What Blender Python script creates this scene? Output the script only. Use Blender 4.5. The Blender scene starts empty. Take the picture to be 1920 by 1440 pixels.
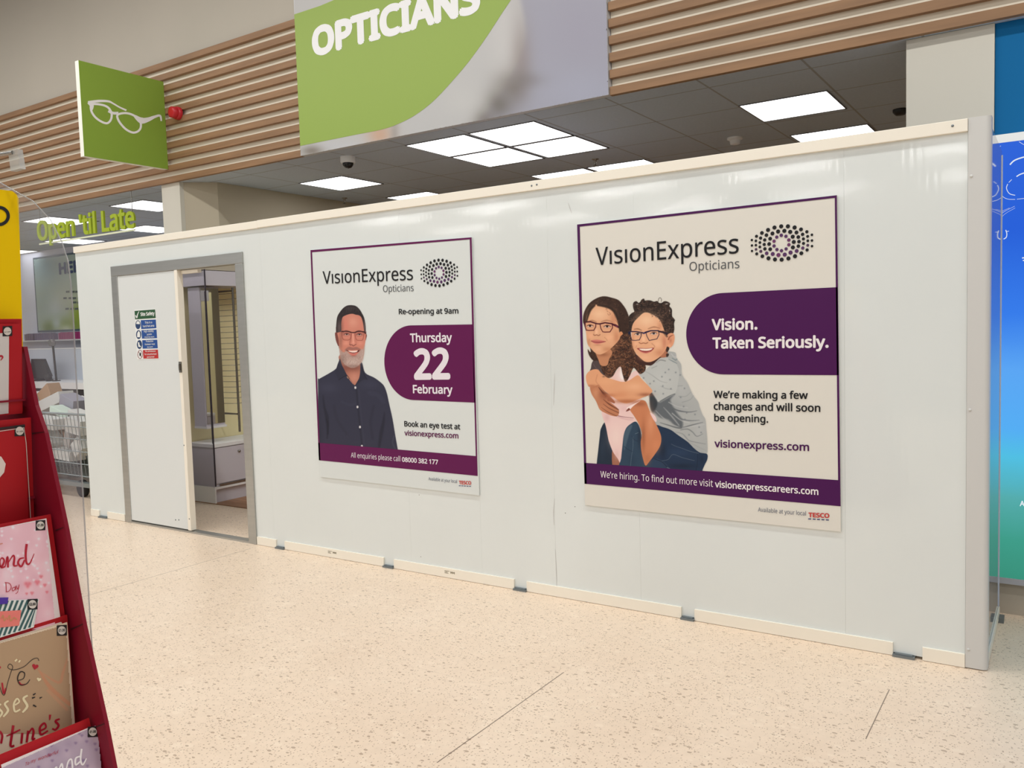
import bpy, math, random
import numpy as np
from mathutils import Vector, Matrix
random.seed(7); rng = np.random.default_rng(7)
S = bpy.context.scene
COL = S.collection

# ------------------------------------------------------------------ camera
FPX = 1578.18; YAW, PITCH, ROLL = -0.5849, -0.0652, -0.0296
CAM = np.array([0.3887, -3.592, 1.3556])
def _basis():
    cy, sy, cp, sp = math.cos(YAW), math.sin(YAW), math.cos(PITCH), math.sin(PITCH)
    f = np.array([sy*cp, cy*cp, sp]); r = np.array([cy, -sy, 0.0]); u = np.cross(r, f)
    cr, sr = math.cos(ROLL), math.sin(ROLL)
    return r*cr+u*sr, -r*sr+u*cr, f
RV, UV, FV = _basis()
cd = bpy.data.cameras.new('camera'); cam = bpy.data.objects.new('camera', cd); COL.objects.link(cam)
cd.sensor_width = 36; cd.lens = 36*FPX/1920; cd.clip_start = 0.05
M = Matrix(((RV[0], UV[0], -FV[0], CAM[0]), (RV[1], UV[1], -FV[1], CAM[1]), (RV[2], UV[2], -FV[2], CAM[2]), (0, 0, 0, 1)))
cam.matrix_world = M; S.camera = cam

# ------------------------------------------------------------------ light
S.view_settings.view_transform = 'Standard'; S.view_settings.look = 'None'
S.view_settings.exposure = -0.07; S.view_settings.gamma = 1; S.view_settings.use_curve_mapping = False
w = bpy.data.worlds.new('world'); S.world = w; w.use_nodes = True
w.node_tree.nodes['Background'].inputs[0].default_value = (1.0, 1.0, 1.0, 1)
w.node_tree.nodes['Background'].inputs[1].default_value = 0.31
def area(name, loc, sx, sy, power, col=(1, .99, .965), rot=(0, 0, 0)):
    l = bpy.data.lights.new(name, 'AREA'); l.shape = 'RECTANGLE'; l.size = sx; l.size_y = sy
    l.energy = power; l.color = col
    o = bpy.data.objects.new(name, l); o.location = loc; o.rotation_euler = rot; COL.objects.link(o); return o
# rows of shop strip lights hanging high over the sales floor
area('strip_light', (-3.0, -1.2, 5.2), 16, .22, 290)
area('strip_light', (-3.0, -4.2, 5.2), 16, .22, 190)
area('strip_light', (-3.0, -8.0, 5.2), 16, .22, 150)
for yy in (-12.5, -15.5, -18.5, -22.5):
    for k in range(5): area('strip_light', (-19+k*4.4, yy, 5.2), 2.6, .10, 85)

# ------------------------------------------------------------------ projection: photo pixel -> a surface of the place
def ray(px, py):
    return FV*FPX + RV*(px-960) + UV*(720-py)
def U(px, py, P0, N):
    d = ray(px, py); P0 = np.asarray(P0, float); N = np.asarray(N, float)
    return CAM + d*(((P0-CAM)@N)/(d@N))
def onY(px, py, y): return U(px, py, (0, y, 0), (0, 1, 0))
def onX(px, py, x): return U(px, py, (x, 0, 0), (1, 0, 0))
def onZ(px, py, z): return U(px, py, (0, 0, z), (0, 0, 1))

# ------------------------------------------------------------------ materials
def lin1(c):
    c = c/255.0
    return c/12.92 if c <= .04045 else ((c+.055)/1.055)**2.4
def L(rgb, e=1.0): return tuple(min(lin1(c)/e, .95) for c in rgb)
_m = {}
def mat(name, rgb, rough=.5, e=1.0, metal=0, spec=.5, bump=None, var=None, emit=None, trans=0, coat=0):
    if name in _m: return _m[name]
    m = bpy.data.materials.new(name); m.use_nodes = True; nt = m.node_tree; b = nt.nodes['Principled BSDF']
    c = L(rgb, e); b.inputs['Base Color'].default_value = (*c, 1)
    b.inputs['Roughness'].default_value = rough; b.inputs['Metallic'].default_value = metal
    b.inputs['Specular IOR Level'].default_value = spec
    b.inputs['Transmission Weight'].default_value = trans
    b.inputs['Coat Weight'].default_value = coat
    if emit: b.inputs['Emission Color'].default_value = (*L(rgb), 1); b.inputs['Emission Strength'].default_value = emit
    if var or bump:
        tc = nt.nodes.new('ShaderNodeTexCoord'); mp = nt.nodes.new('ShaderNodeMapping')
        nt.links.new(tc.outputs['Object'], mp.inputs[0])
    if var:   # (scale, amount, stretch)
        n = nt.nodes.new('ShaderNodeTexNoise'); n.inputs['Scale'].default_value = var[0]; n.inputs['Detail'].default_value = 4
        mp.inputs['Scale'].default_value = var[2] if len(var) > 2 else (1, 1, 1)
        nt.links.new(mp.outputs[0], n.inputs['Vector'])
        r = nt.nodes.new('ShaderNodeMapRange'); r.inputs[1].default_value = .3; r.inputs[2].default_value = .7
        r.inputs[3].default_value = 1-var[1]; r.inputs[4].default_value = 1+var[1]
        nt.links.new(n.outputs[0], r.inputs[0])
        v = nt.nodes.new('ShaderNodeVectorMath'); v.operation = 'SCALE'; v.inputs[0].default_value = c
        nt.links.new(r.outputs[0], v.inputs['Scale']); nt.links.new(v.outputs[0], b.inputs['Base Color'])
    if bump:  # (scale, strength, distance)
        n = nt.nodes.new('ShaderNodeTexNoise'); n.inputs['Scale'].default_value = bump[0]; n.inputs['Detail'].default_value = 3
        nt.links.new(tc.outputs['Object'], n.inputs['Vector'])
        bp = nt.nodes.new('ShaderNodeBump'); bp.inputs['Strength'].default_value = bump[1]; bp.inputs['Distance'].default_value = bump[2]
        nt.links.new(n.outputs[0], bp.inputs['Height']); nt.links.new(bp.outputs[0], b.inputs['Normal'])
    _m[name] = m; return m
def emis(name, rgb, s):
    if name in _m: return _m[name]
    m = bpy.data.materials.new(name); m.use_nodes = True; nt = m.node_tree; nt.nodes.clear()
    o = nt.nodes.new('ShaderNodeOutputMaterial'); e = nt.nodes.new('ShaderNodeEmission')
    e.inputs[0].default_value = (*L(rgb), 1); e.inputs[1].default_value = s; nt.links.new(e.outputs[0], o.inputs[0])
    _m[name] = m; return m
EW = 0.9     # how strongly the hoarding wall is lit, so that colours read off the photo become paint colours

m_panel = mat('white_plastic_panel', (212, 217, 215), .065, EW, var=(1.3, .02), bump=(2.2, .16, .01), spec=.5)
def flutes(m):      # the panels are extruded plastic with fine upright flutes
    nt = m.node_tree; b = nt.nodes['Principled BSDF']; tc = nt.nodes.new('ShaderNodeTexCoord')
    w_ = nt.nodes.new('ShaderNodeTexWave'); w_.wave_type = 'BANDS'; w_.bands_direction = 'X'; w_.inputs['Scale'].default_value = 11; w_.inputs['Distortion'].default_value = .6; nt.links.new(tc.outputs['Object'], w_.inputs['Vector'])
    bp = nt.nodes.new('ShaderNodeBump'); bp.inputs['Strength'].default_value = .3; bp.inputs['Distance'].default_value = .0002
    nt.links.new(w_.outputs['Fac'], bp.inputs['Height']); old = b.inputs['Normal'].links[0].from_socket; nt.links.new(old, bp.inputs['Normal']); nt.links.new(bp.outputs[0], b.inputs['Normal'])
flutes(m_panel)
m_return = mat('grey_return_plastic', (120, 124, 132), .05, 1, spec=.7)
m_trimw = mat('cream_trim', (232, 226, 212), .45, EW)
m_post = mat('grey_white_post', (197, 197, 194), .4, EW)
m_door = mat('door_white', (211, 215, 214), .4, EW, bump=(400, .05, .001))
m_alu = mat('brushed_aluminium', (178, 178, 174), .35, 1, metal=.75, var=(3, .05, (1, 1, 12)))
m_foot = mat('steel_foot', (120, 128, 132), .35, 1, metal=.5)
m_dark = mat('black_plastic', (28, 28, 30), .4)
m_rubber = mat('black_rubber', (20, 20, 20), .8)
m_beige = mat('beige_paint', (190, 183, 170), .85, 1.0, var=(.8, .03))
m_cream = mat('cream_paint', (206, 202, 190), .8, .95)
m_olive = mat('cream_wall_paint', (184, 174, 154), .85, 1.0)
m_wood = mat('light_wood_slat', (142, 108, 77), .6, .88, var=(3.0, .16, (.6, 8, 8)))
m_backing = mat('cream_backing', (216, 208, 190), .8, .85)
m_steel = mat('satin_steel', (150, 146, 140), .25, 1, metal=.9)
m_white = mat('white_paint', (225, 225, 225), .5, .9)

# ------------------------------------------------------------------ mesh building
ORG = {}
def tag(o, label=None, cat=None, group=None, kind=None):
    if label: o['label'] = label
    if cat: o['category'] = cat
    if group: o['group'] = group
    if kind: o['kind'] = kind
    return o
def thing(name, loc, label, cat, group=None):
    o = bpy.data.objects.new(name, None); COL.objects.link(o); o.location = loc; o.empty_display_size = .1
    ORG[o.name] = np.array(loc, float); return tag(o, label, cat, group)
class MB:
    def __init__(s): s.v = []; s.f = []; s.m = []; s.sm = []
    def add(s, v, f, mi=0, smooth=False):
        n = len(s.v); s.v += [tuple(map(float, p)) for p in v]; s.f += [tuple(n+i for i in q) for q in f]
        s.m += [mi]*len(f); s.sm += [smooth]*len(f); return s
    def box(s, a, b, mi=0):
        x0, y0, z0 = [min(p, q) for p, q in zip(a, b)]; x1, y1, z1 = [max(p, q) for p, q in zip(a, b)]
        v = [(x0,y0,z0),(x1,y0,z0),(x1,y1,z0),(x0,y1,z0),(x0,y0,z1),(x1,y0,z1),(x1,y1,z1),(x0,y1,z1)]
        return s.add(v, [(0,3,2,1),(4,5,6,7),(0,1,5,4),(1,2,6,5),(2,3,7,6),(3,0,4,7)], mi)
    def obox(s, c, size, R, mi=0):
        R = Matrix(R) if not isinstance(R, Matrix) else R
        h = [k/2 for k in size]
        v = [Vector(c)+R@Vector((sx*h[0], sy*h[1], sz*h[2])) for sz in (-1, 1) for sx, sy in ((-1,-1),(1,-1),(1,1),(-1,1))]
        return s.add(v, [(0,3,2,1),(4,5,6,7),(0,1,5,4),(1,2,6,5),(2,3,7,6),(3,0,4,7)], mi)
    def poly(s, pts, mi=0): return s.add(pts, [tuple(range(len(pts)))], mi)
    def prism(s, pts, d, mi=0, smooth=False):   # extrude the outline pts by vector d
        n = len(pts); p = [np.array(q, float) for q in pts]; q = [k+np.array(d, float) for k in p]
        s.add(p, [tuple(range(n))], mi); s.add(q, [tuple(range(n-1, -1, -1))], mi)
        v = p+q; s.add(v, [(i, n+i, n+(i+1) % n, (i+1) % n) for i in range(n)], mi, smooth); return s
    def tube(s, pts, r, n=10, mi=0, caps=True):
        P = [np.array(p, float) for p in pts]; rr = r if isinstance(r, (list, tuple)) else [r]*len(P); V = []; F = []
        prev = None
        for i, p in enumerate(P):
            t = P[min(i+1, len(P)-1)]-P[max(i-1, 0)]; t /= np.linalg.norm(t)+1e-12
            if prev is None: a = np.cross(t, (0, 0, 1)); a = np.cross(t, (1, 0, 0)) if np.linalg.norm(a) < 1e-3 else a
            else: a = prev-t*(prev@t)
            a /= np.linalg.norm(a); prev = a; b = np.cross(t, a)
            V += [p+rr[i]*(a*math.cos(2*math.pi*k/n)+b*math.sin(2*math.pi*k/n)) for k in range(n)]
        for i in range(len(P)-1):
            F += [(i*n+k, i*n+(k+1) % n, (i+1)*n+(k+1) % n, (i+1)*n+k) for k in range(n)]
        s.add(V, F, mi, True)
        if caps: s.add(V[:n], [tuple(range(n-1, -1, -1))], mi); s.add(V[-n:], [tuple(range(n))], mi)
        return s
    def lathe(s, c, axis, prof, n=24, mi=0):    # prof: (distance along the axis, radius)
        return s.tube([np.array(c, float)+np.array(axis, float)*h for h, _ in prof], [max(r, 1e-4) for _, r in prof], n, mi)
    def build(s, name, m, parent=None, bevel=0):
        me = bpy.data.meshes.new(name); o0 = ORG[parent.name] if parent else np.zeros(3)
        if not parent:
            A = np.array(s.v); o0 = np.array([(A[:,0].min()+A[:,0].max())/2, (A[:,1].min()+A[:,1].max())/2, A[:,2].min()])
        me.from_pydata([tuple(np.array(p)-o0) for p in s.v], [], s.f)
        for q in (m if isinstance(m, (list, tuple)) else [m]): me.materials.append(q)
        me.polygons.foreach_set('material_index', s.m); me.polygons.foreach_set('use_smooth', s.sm)
        me.update(); o = bpy.data.objects.new(name, me); COL.objects.link(o)
        if parent: o.parent = parent
        else: o.location = o0
        ORG[o.name] = o0
        if bevel:
            b = o.modifiers.new('bevel', 'BEVEL'); b.width = bevel; b.segments = 2; b.limit_method = 'ANGLE'
        return o
def box(a, b): return MB().box(a, b)
def struct(name, mb, m, label=None):
    o = mb.build(name, m); o['kind'] = 'structure'
    if label: o['label'] = label
    return o
def fix_normals(o):
    import bmesh
    bm = bmesh.new(); bm.from_mesh(o.data); bmesh.ops.recalc_face_normals(bm, faces=bm.faces); bm.to_mesh(o.data); bm.free()

def catmull(pts, k=6, closed=True):
    P = np.array(pts, float); n = len(P); out = []
    rngi = range(n) if closed else range(n-1)
    for i in rngi:
        if closed: a, b, c, d = P[(i-1) % n], P[i], P[(i+1) % n], P[(i+2) % n]
        else: a, b, c, d = P[max(i-1, 0)], P[i], P[i+1], P[min(i+2, n-1)]
        for j in range(k):
            t = j/k
            out.append(.5*((2*b)+(-a+c)*t+(2*a-5*b+4*c-d)*t*t+(-a+3*b-3*c+d)*t**3))
    if not closed: out.append(P[-1])
    return np.array(out)

# ------------------------------------------------------------------ lettering
_deps = None
def _load_font():
    import os
    try:
        p = os.path.join(bpy.utils.resource_path('LOCAL'), 'datafiles', 'fonts', 'NotoSansHebrew-Regular.woff2')     # a font of Blender itself
        return bpy.data.fonts.load(p) if os.path.exists(p) else None
    except Exception:
        return None
FONT = _load_font()
def textmesh(s, bold=0, shear=0):
    cu = bpy.data.curves.new('t', 'FONT'); cu.body = s
    if FONT: cu.font = FONT
    cu.size = 1; cu.resolution_u = 4; cu.shear = shear
    ob = bpy.data.objects.new('t', cu); COL.objects.link(ob); bpy.context.view_layer.update()
    me = bpy.data.meshes.new_from_object(ob.evaluated_get(bpy.context.evaluated_depsgraph_get()))
    n = len(me.vertices); co = np.zeros(n*3); me.vertices.foreach_get('co', co); co = co.reshape(-1, 3)
    f = [tuple(p.vertices) for p in me.polygons]
    bpy.data.objects.remove(ob); bpy.data.curves.remove(cu); bpy.data.meshes.remove(me)
    return co[:, :2], f
_h = textmesh('H')[0]; CAPH = _h[:, 1].max()-_h[:, 1].min()
def text_on(mb, s, l, r, cap, proj, up, bold=0, mi=0, shear=0):
    """letters whose ink runs from photo point l to photo point r (both on the baseline); cap = photo y of a capital's top over l"""
    co, f = textmesh(s, 0, shear); bold = max(bold, 0)*1.15
    a, b = proj(*l), proj(*r); x0, x1 = co[:, 0].min()-bold, co[:, 0].max()+bold
    e = (b-a)/(x1-x0); up = np.array(up, float)
    t = proj(l[0], cap); h = abs((t-a)@up)/(CAPH+2*bold)
    n_ = np.cross(e, up); n_ /= np.linalg.norm(n_); n_ = n_ if n_@(CAM-a) > 0 else -n_
    sh = [(0, 0)] if bold < .004 else [(bold*math.cos(q*math.pi/4), bold*math.sin(q*math.pi/4)) for q in range(8)]+[(0, 0)]
    for q, (dx, dy) in enumerate(sh):
        mb.add([a+e*(c[0]+dx-x0)+up*h*(c[1]+dy+bold)+n_*q*2e-5 for c in co], f, mi)
    return mb

# ------------------------------------------------------------------ brush strokes (ribbons) and flat outlines on a surface
def ribbon(mb, pts, wd, proj, mi=0, closed=False, smooth=True):
    P = catmull(pts, 6, closed) if smooth else np.array(pts, float)
    n = len(P); W = np.interp(np.linspace(0, 1, n), np.linspace(0, 1, len(wd)), wd) if isinstance(wd, (list, tuple)) else np.full(n, float(wd))
    V = []; F = []; mb.k = getattr(mb, 'k', 0)+1      # each stroke lies a hair above the one before
    P0_, N_ = proj(0, 0, True); N_ = N_/np.linalg.norm(N_); N_ = (N_ if N_@(CAM-P0_) > 0 else -N_)*mb.k*4e-5
    for i in range(n):
        t = P[(i+1) % n]-P[i-1] if closed else P[min(i+1, n-1)]-P[max(i-1, 0)]
        t = t/(np.linalg.norm(t)+1e-9); nn = np.array([-t[1], t[0]])*W[i]/2
        V += [proj(*(P[i]+nn))+N_, proj(*(P[i]-nn))+N_]
    for i in range(n if closed else n-1):
        j = (i+1) % n; F.append((2*i, 2*i+1, 2*j+1, 2*j))
    return mb.add(V, F, mi)
def outline(mb, pts, proj, mi=0, smooth=False):
    P = catmull(pts, 6) if smooth else pts
    return mb.poly([proj(*p) for p in P], mi)
def disc(mb, c, r, a1, a2, n=16, mi=0):
    c = np.array(c, float); a1 = np.array(a1, float); a2 = np.array(a2, float)
    return mb.poly([c+r*(a1*math.cos(2*math.pi*k/n)+a2*math.sin(2*math.pi*k/n)) for k in range(n)], mi)

# ------------------------------------------------------------------ printed pictures: drawn in numpy, carried as the colours of a fine mesh
class Pic:
    def __init__(s, x0, y0, x1, y1, st, base):
        s.x0, s.y0, s.st = x0, y0, st; s.w = int((x1-x0)/st)+1; s.h = int((y1-y0)/st)+1
        s.c = np.tile(np.array([lin1(k)**(1/2.2) for k in base]), (s.h, s.w, 1)); s.a = np.zeros((s.h, s.w)); s.mask = None
        s.T = lambda x, y: (x, y)
    def _win(s, X0, Y0, X1, Y1):
        i0 = max(int((X0-s.x0)/s.st), 0); i1 = min(int((X1-s.x0)/s.st)+2, s.w); j0 = max(int((Y0-s.y0)/s.st), 0); j1 = min(int((Y1-s.y0)/s.st)+2, s.h)
        if i1 <= i0 or j1 <= j0: return None
        X, Y = np.meshgrid(s.x0+np.arange(i0, i1)*s.st, s.y0+np.arange(j0, j1)*s.st); return i0, i1, j0, j1, X, Y
    def _put(s, wn, al, rgb, cover=True):
        i0, i1, j0, j1 = wn[:4]
        if s.mask is not None: al = al*s.mask[j0:j1, i0:i1]
        col = np.array([lin1(k)**(1/2.2) for k in rgb]); A = al[..., None]
        s.c[j0:j1, i0:i1] = s.c[j0:j1, i0:i1]*(1-A)+col*A
        if cover: s.a[j0:j1, i0:i1] = np.maximum(s.a[j0:j1, i0:i1], al)
    def pts(s, P): return np.array([s.T(*p) for p in P], float)
    def poly(s, P, rgb, soft=1.0, alpha=1.0, smooth=True, cover=True, getmask=False):
        P = s.pts(P); P = catmull(P, 4) if smooth else P
        wn = s._win(P[:,0].min()-soft, P[:,1].min()-soft, P[:,0].max()+soft, P[:,1].max()+soft)
        if wn is None: return
        X, Y = wn[4:]; D = np.full(X.shape, 1e9); ins = np.zeros(X.shape, bool); n = len(P)
        for i in range(n):
            a, b = P[i], P[(i+1) % n]; d = b-a; q = d@d+1e-12
            t = np.clip(((X-a[0])*d[0]+(Y-a[1])*d[1])/q, 0, 1)
            D = np.minimum(D, (X-a[0]-t*d[0])**2+(Y-a[1]-t*d[1])**2)
            if abs(d[1]) > 1e-9:
                c = ((a[1] > Y) != (b[1] > Y)) & (X < d[0]*(Y-a[1])/d[1]+a[0]); ins ^= c
        D = np.sqrt(D); sd = np.where(ins, -D, D); al = np.clip(.5-sd/soft, 0, 1); al = al*al*(3-2*al)
        if getmask:
            m = np.zeros((s.h, s.w)); m[wn[2]:wn[3], wn[0]:wn[1]] = al; return m
        s._put(wn, al*alpha, rgb, cover)
    def line(s, P, wd, rgb, soft=.8, alpha=1.0, closed=False, cover=False, smooth=True):
        P = s.pts(P)
        if smooth and len(P) > 2: P = catmull(P, 4, closed)
        elif closed: P = np.vstack([P, P[:1]])
        if closed and smooth: P = np.vstack([P, P[:1]])
        n = len(P); W = np.interp(np.linspace(0, 1, n), np.linspace(0, 1, len(wd)), wd) if isinstance(wd, (list, tuple)) else np.full(n, float(wd))
        k = W.max()+soft; wn = s._win(P[:,0].min()-k, P[:,1].min()-k, P[:,0].max()+k, P[:,1].max()+k)
        if wn is None: return
        X, Y = wn[4:]; D = np.full(X.shape, 1e9)
        for i in range(n-1):
            a, b = P[i], P[i+1]; d = b-a; q = d@d+1e-12
            t = np.clip(((X-a[0])*d[0]+(Y-a[1])*d[1])/q, 0, 1)
            D = np.minimum(D, np.sqrt((X-a[0]-t*d[0])**2+(Y-a[1]-t*d[1])**2)-(W[i]*(1-t)+W[i+1]*t)/2)
        s._put(wn, np.clip(.5-D/soft, 0, 1)*alpha, rgb, cover)
    def blob(s, x, y, rx, ry, rgb, alpha=.6, k=None):
        p0, p1 = s.T(0, 0), s.T(1, 1); sx_, sy_ = p1[0]-p0[0], p1[1]-p0[1]; x, y = s.T(x, y); rx, ry = rx*sx_, ry*sy_
        wn = s._win(x-2.5*rx, y-2.5*ry, x+2.5*rx, y+2.5*ry)
        if wn is None: return
        X, Y = wn[4:]; s._put(wn, alpha*np.exp(-((X-x)/rx)**2-((Y-y)/ry)**2), rgb, False)
    def curls(s, mask, cols, n, r0, r1, wd, seed):
        g = np.random.default_rng(seed); ys, xs = np.where(mask > .6)
        if len(ys) == 0: return
        T, s.T = s.T, (lambda x, y: (x, y)); mk, s.mask = s.mask, mask
        for _ in range(n):
            i = g.integers(len(ys)); cx, cy = s.x0+xs[i]*s.st, s.y0+ys[i]*s.st; r = g.uniform(r0, r1); a = g.uniform(0, 6.28); sp = g.uniform(1.5, 4.5)
            P = [(cx+r*math.cos(a+sp*k/5), cy+r*.8*math.sin(a+sp*k/5)) for k in range(6)]
            s.line(P, wd*g.uniform(.6, 1.3), cols[g.integers(len(cols))], .9, g.uniform(.35, .9), smooth=False)
        s.T, s.mask = T, mk
    def build(s, name, proj, parent, e=1.0, rough=.4, keep=.01):
        J, I = np.mgrid[0:s.h, 0:s.w]; X = s.x0+I*s.st; Y = s.y0+J*s.st
        A = s.a > keep; Q = A[:-1, :-1] | A[1:, :-1] | A[:-1, 1:] | A[1:, 1:]
        used = np.zeros((s.h, s.w), bool); used[:-1, :-1] |= Q; used[1:, :-1] |= Q; used[:-1, 1:] |= Q; used[1:, 1:] |= Q
        idx = np.full((s.h, s.w), -1); idx[used] = np.arange(used.sum())
        pj = proj(0, 0, True)     # (P0, N)
        P0, N = pj; d = FV[None]*FPX+RV[None]*(X[used]-960)[:, None]+UV[None]*(720-Y[used])[:, None]
        V = CAM+d*(((P0-CAM)@N)/(d@N))[:, None]; o0 = ORG[parent.name]; V = V-o0
        q = np.argwhere(Q); f = np.stack([idx[q[:,0]+1, q[:,1]], idx[q[:,0]+1, q[:,1]+1], idx[q[:,0], q[:,1]+1], idx[q[:,0], q[:,1]]], 1)
        me = bpy.data.meshes.new(name); me.vertices.add(len(V)); me.vertices.foreach_set('co', V.ravel())
        me.loops.add(len(f)*4); me.loops.foreach_set('vertex_index', f.ravel().astype(np.int32))
        me.polygons.add(len(f)); me.polygons.foreach_set('loop_start', np.arange(0, len(f)*4, 4, dtype=np.int32)); me.update(calc_edges=True)
        ca = me.color_attributes.new('print', 'FLOAT_COLOR', 'POINT')
        c = np.ones((len(V), 4)); c[:, :3] = np.clip(s.c[used]**2.2/e, 0, .95); ca.data.foreach_set('color', c.ravel())
        m = bpy.data.materials.new(name+'_ink'); m.use_nodes = True; nt = m.node_tree; b = nt.nodes['Principled BSDF']
        at = nt.nodes.new('ShaderNodeVertexColor'); at.layer_name = 'print'; nt.links.new(at.outputs[0], b.inputs['Base Color'])
        b.inputs['Roughness'].default_value = rough; b.inputs['Specular IOR Level'].default_value = .2; me.materials.append(m)
        o = bpy.data.objects.new(name, me); COL.objects.link(o); o.parent = parent; ORG[o.name] = o0; return o
def planeY(y):
    P0, N = np.array([0., y, 0]), np.array([0., 1, 0])
    return lambda px, py, raw=False: (P0, N) if raw else U(px, py, P0, N)
def plane(P0, N):
    P0 = np.array(P0, float); N = np.array(N, float)
    return lambda px, py, raw=False: (P0, N) if raw else U(px, py, P0, N)

# ================================================================== SETTING
# floor material: pinkish-beige vinyl with dark flecks and welded joints
def floor_mat():
    m = bpy.data.materials.new('speckled_vinyl_floor'); m.use_nodes = True; nt = m.node_tree; N = nt.nodes; K = nt.links; b = N['Principled BSDF']
    tc = N.new('ShaderNodeTexCoord')
    def math_(op, a, c=None, clamp=False):
        n = N.new('ShaderNodeMath'); n.operation = op; n.use_clamp = clamp
        for i, v in enumerate((a, c)):
            if v is None: continue
            if isinstance(v, (int, float)): n.inputs[i].default_value = v
            else: K.new(v, n.inputs[i])
        return n.outputs[0]
    def flecks(scale, th, keep, sx, rot, off):
        mp = N.new('ShaderNodeMapping'); mp.inputs['Scale'].default_value = (scale*sx, scale, scale); mp.inputs['Rotation'].default_value = (0, 0, rot)
        mp.inputs['Location'].default_value = (off, off, 0); K.new(tc.outputs['Object'], mp.inputs[0])
        v = N.new('ShaderNodeTexVoronoi'); v.voronoi_dimensions = '2D'; v.inputs['Scale'].default_value = 1; K.new(mp.outputs[0], v.inputs['Vector'])
        sp = N.new('ShaderNodeSeparateColor'); K.new(v.outputs['Color'], sp.inputs[0])
        r = math_('MULTIPLY', math_('POWER', sp.outputs[1], 2.0), th)      # each fleck its own size
        d = math_('LESS_THAN', v.outputs['Distance'], r)
        k = math_('GREATER_THAN', sp.outputs[0], keep)
        return math_('MULTIPLY', d, k)
    mixf = None
    for a in ((48, .27, .55, .6, .6, 0), (60, .25, .6, 1.5, 1.9, 3.3), (95, .26, .5, .7, .2, 7.7), (80, .28, .55, 1.5, 1.1, 1.7)):
        f = flecks(*a); mixf = f if mixf is None else math_('MAXIMUM', mixf, f)
    mixf = math_('MULTIPLY', mixf, .55)
    light = flecks(30, .5, .6, .7, 1.1, 5.5)
    n = N.new('ShaderNodeTexNoise'); n.inputs['Scale'].default_value = 2.2; n.inputs['Detail'].default_value = 5; K.new(tc.outputs['Object'], n.inputs['Vector'])
    n2 = N.new('ShaderNodeTexNoise'); n2.inputs['Scale'].default_value = 26; n2.inputs['Detail'].default_value = 4; K.new(tc.outputs['Object'], n2.inputs['Vector'])
    cr = N.new('ShaderNodeMix'); cr.data_type = 'RGBA'; K.new(n.outputs[0], cr.inputs[0])
    cr.inputs[6].default_value = (*L((232, 208, 182), FE), 1); cr.inputs[7].default_value = (*L((246, 226, 203), FE), 1)
    c2 = N.new('ShaderNodeMix'); c2.data_type = 'RGBA'; c2.blend_type = 'MULTIPLY'; c2.inputs[0].default_value = .14
    K.new(cr.outputs[2], c2.inputs[6]); K.new(n2.outputs[0], c2.inputs[7])
    c25 = N.new('ShaderNodeMix'); c25.data_type = 'RGBA'; K.new(math_('MULTIPLY', light, .3), c25.inputs[0]); K.new(c2.outputs[2], c25.inputs[6]); c25.inputs[7].default_value = (*L((245, 228, 205), FE), 1)
    c3 = N.new('ShaderNodeMix'); c3.data_type = 'RGBA'; K.new(mixf, c3.inputs[0]); K.new(c25.outputs[2], c3.inputs[6]); c3.inputs[7].default_value = (*L((124, 96, 72), FE), 1)
    sx = N.new('ShaderNodeSeparateXYZ'); K.new(tc.outputs['Object'], sx.inputs[0])
    last = c3.outputs[2]
    def joint(axis, pos, wd, al, lo=None, hi=None):
        nonlocal last
        d = math_('ABSOLUTE', math_('SUBTRACT', sx.outputs[axis], pos)); f = math_('MULTIPLY', math_('LESS_THAN', d, wd), al)
        o = 1-axis
        if lo is not None: f = math_('MULTIPLY', f, math_('GREATER_THAN', sx.outputs[o], lo))
        if hi is not None: f = math_('MULTIPLY', f, math_('LESS_THAN', sx.outputs[o], hi))
        c = N.new('ShaderNodeMix'); c.data_type = 'RGBA'; K.new(f, c.inputs[0]); K.new(last, c.inputs[6]); c.inputs[7].default_value = (*L((96, 78, 66), FE), 1); last = c.outputs[2]
    joint(0, -3.975, .0022, .75, None, -.1); joint(0, -1.256, .0022, .8, -1.6, -.8); joint(0, -.143, .0018, .8, -.78, -.35)
    joint(0, -2.6, .0015, .10); joint(0, -1.256, .0012, .14); joint(1, -1.05, .0015, .12); joint(0, -.7, .0015, .08)
    K.new(last, b.inputs['Base Color'])
    b.inputs['Roughness'].default_value = .34; b.inputs['Specular IOR Level'].default_value = .4
    return m
FE = 1.0
GZ = 0.0
floor = struct('floor', MB().poly([(-18, -9, 0), (5, -9, 0), (5, 7, 0), (-18, 7, 0)]), floor_mat())
floor.data.transform(Matrix.Translation(floor.location)); floor.location = (0, 0, 0)
m_wf = mat('brown_wood_floor', (120, 86, 60), .45, .6, var=(4, .25, (1, 12, 1)))
struct('floor', box((-6.3, .722, .0), (-.2, 6.0, .006)), m_wf, 'brown wood floor of the shop unit seen through the doorway')

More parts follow.
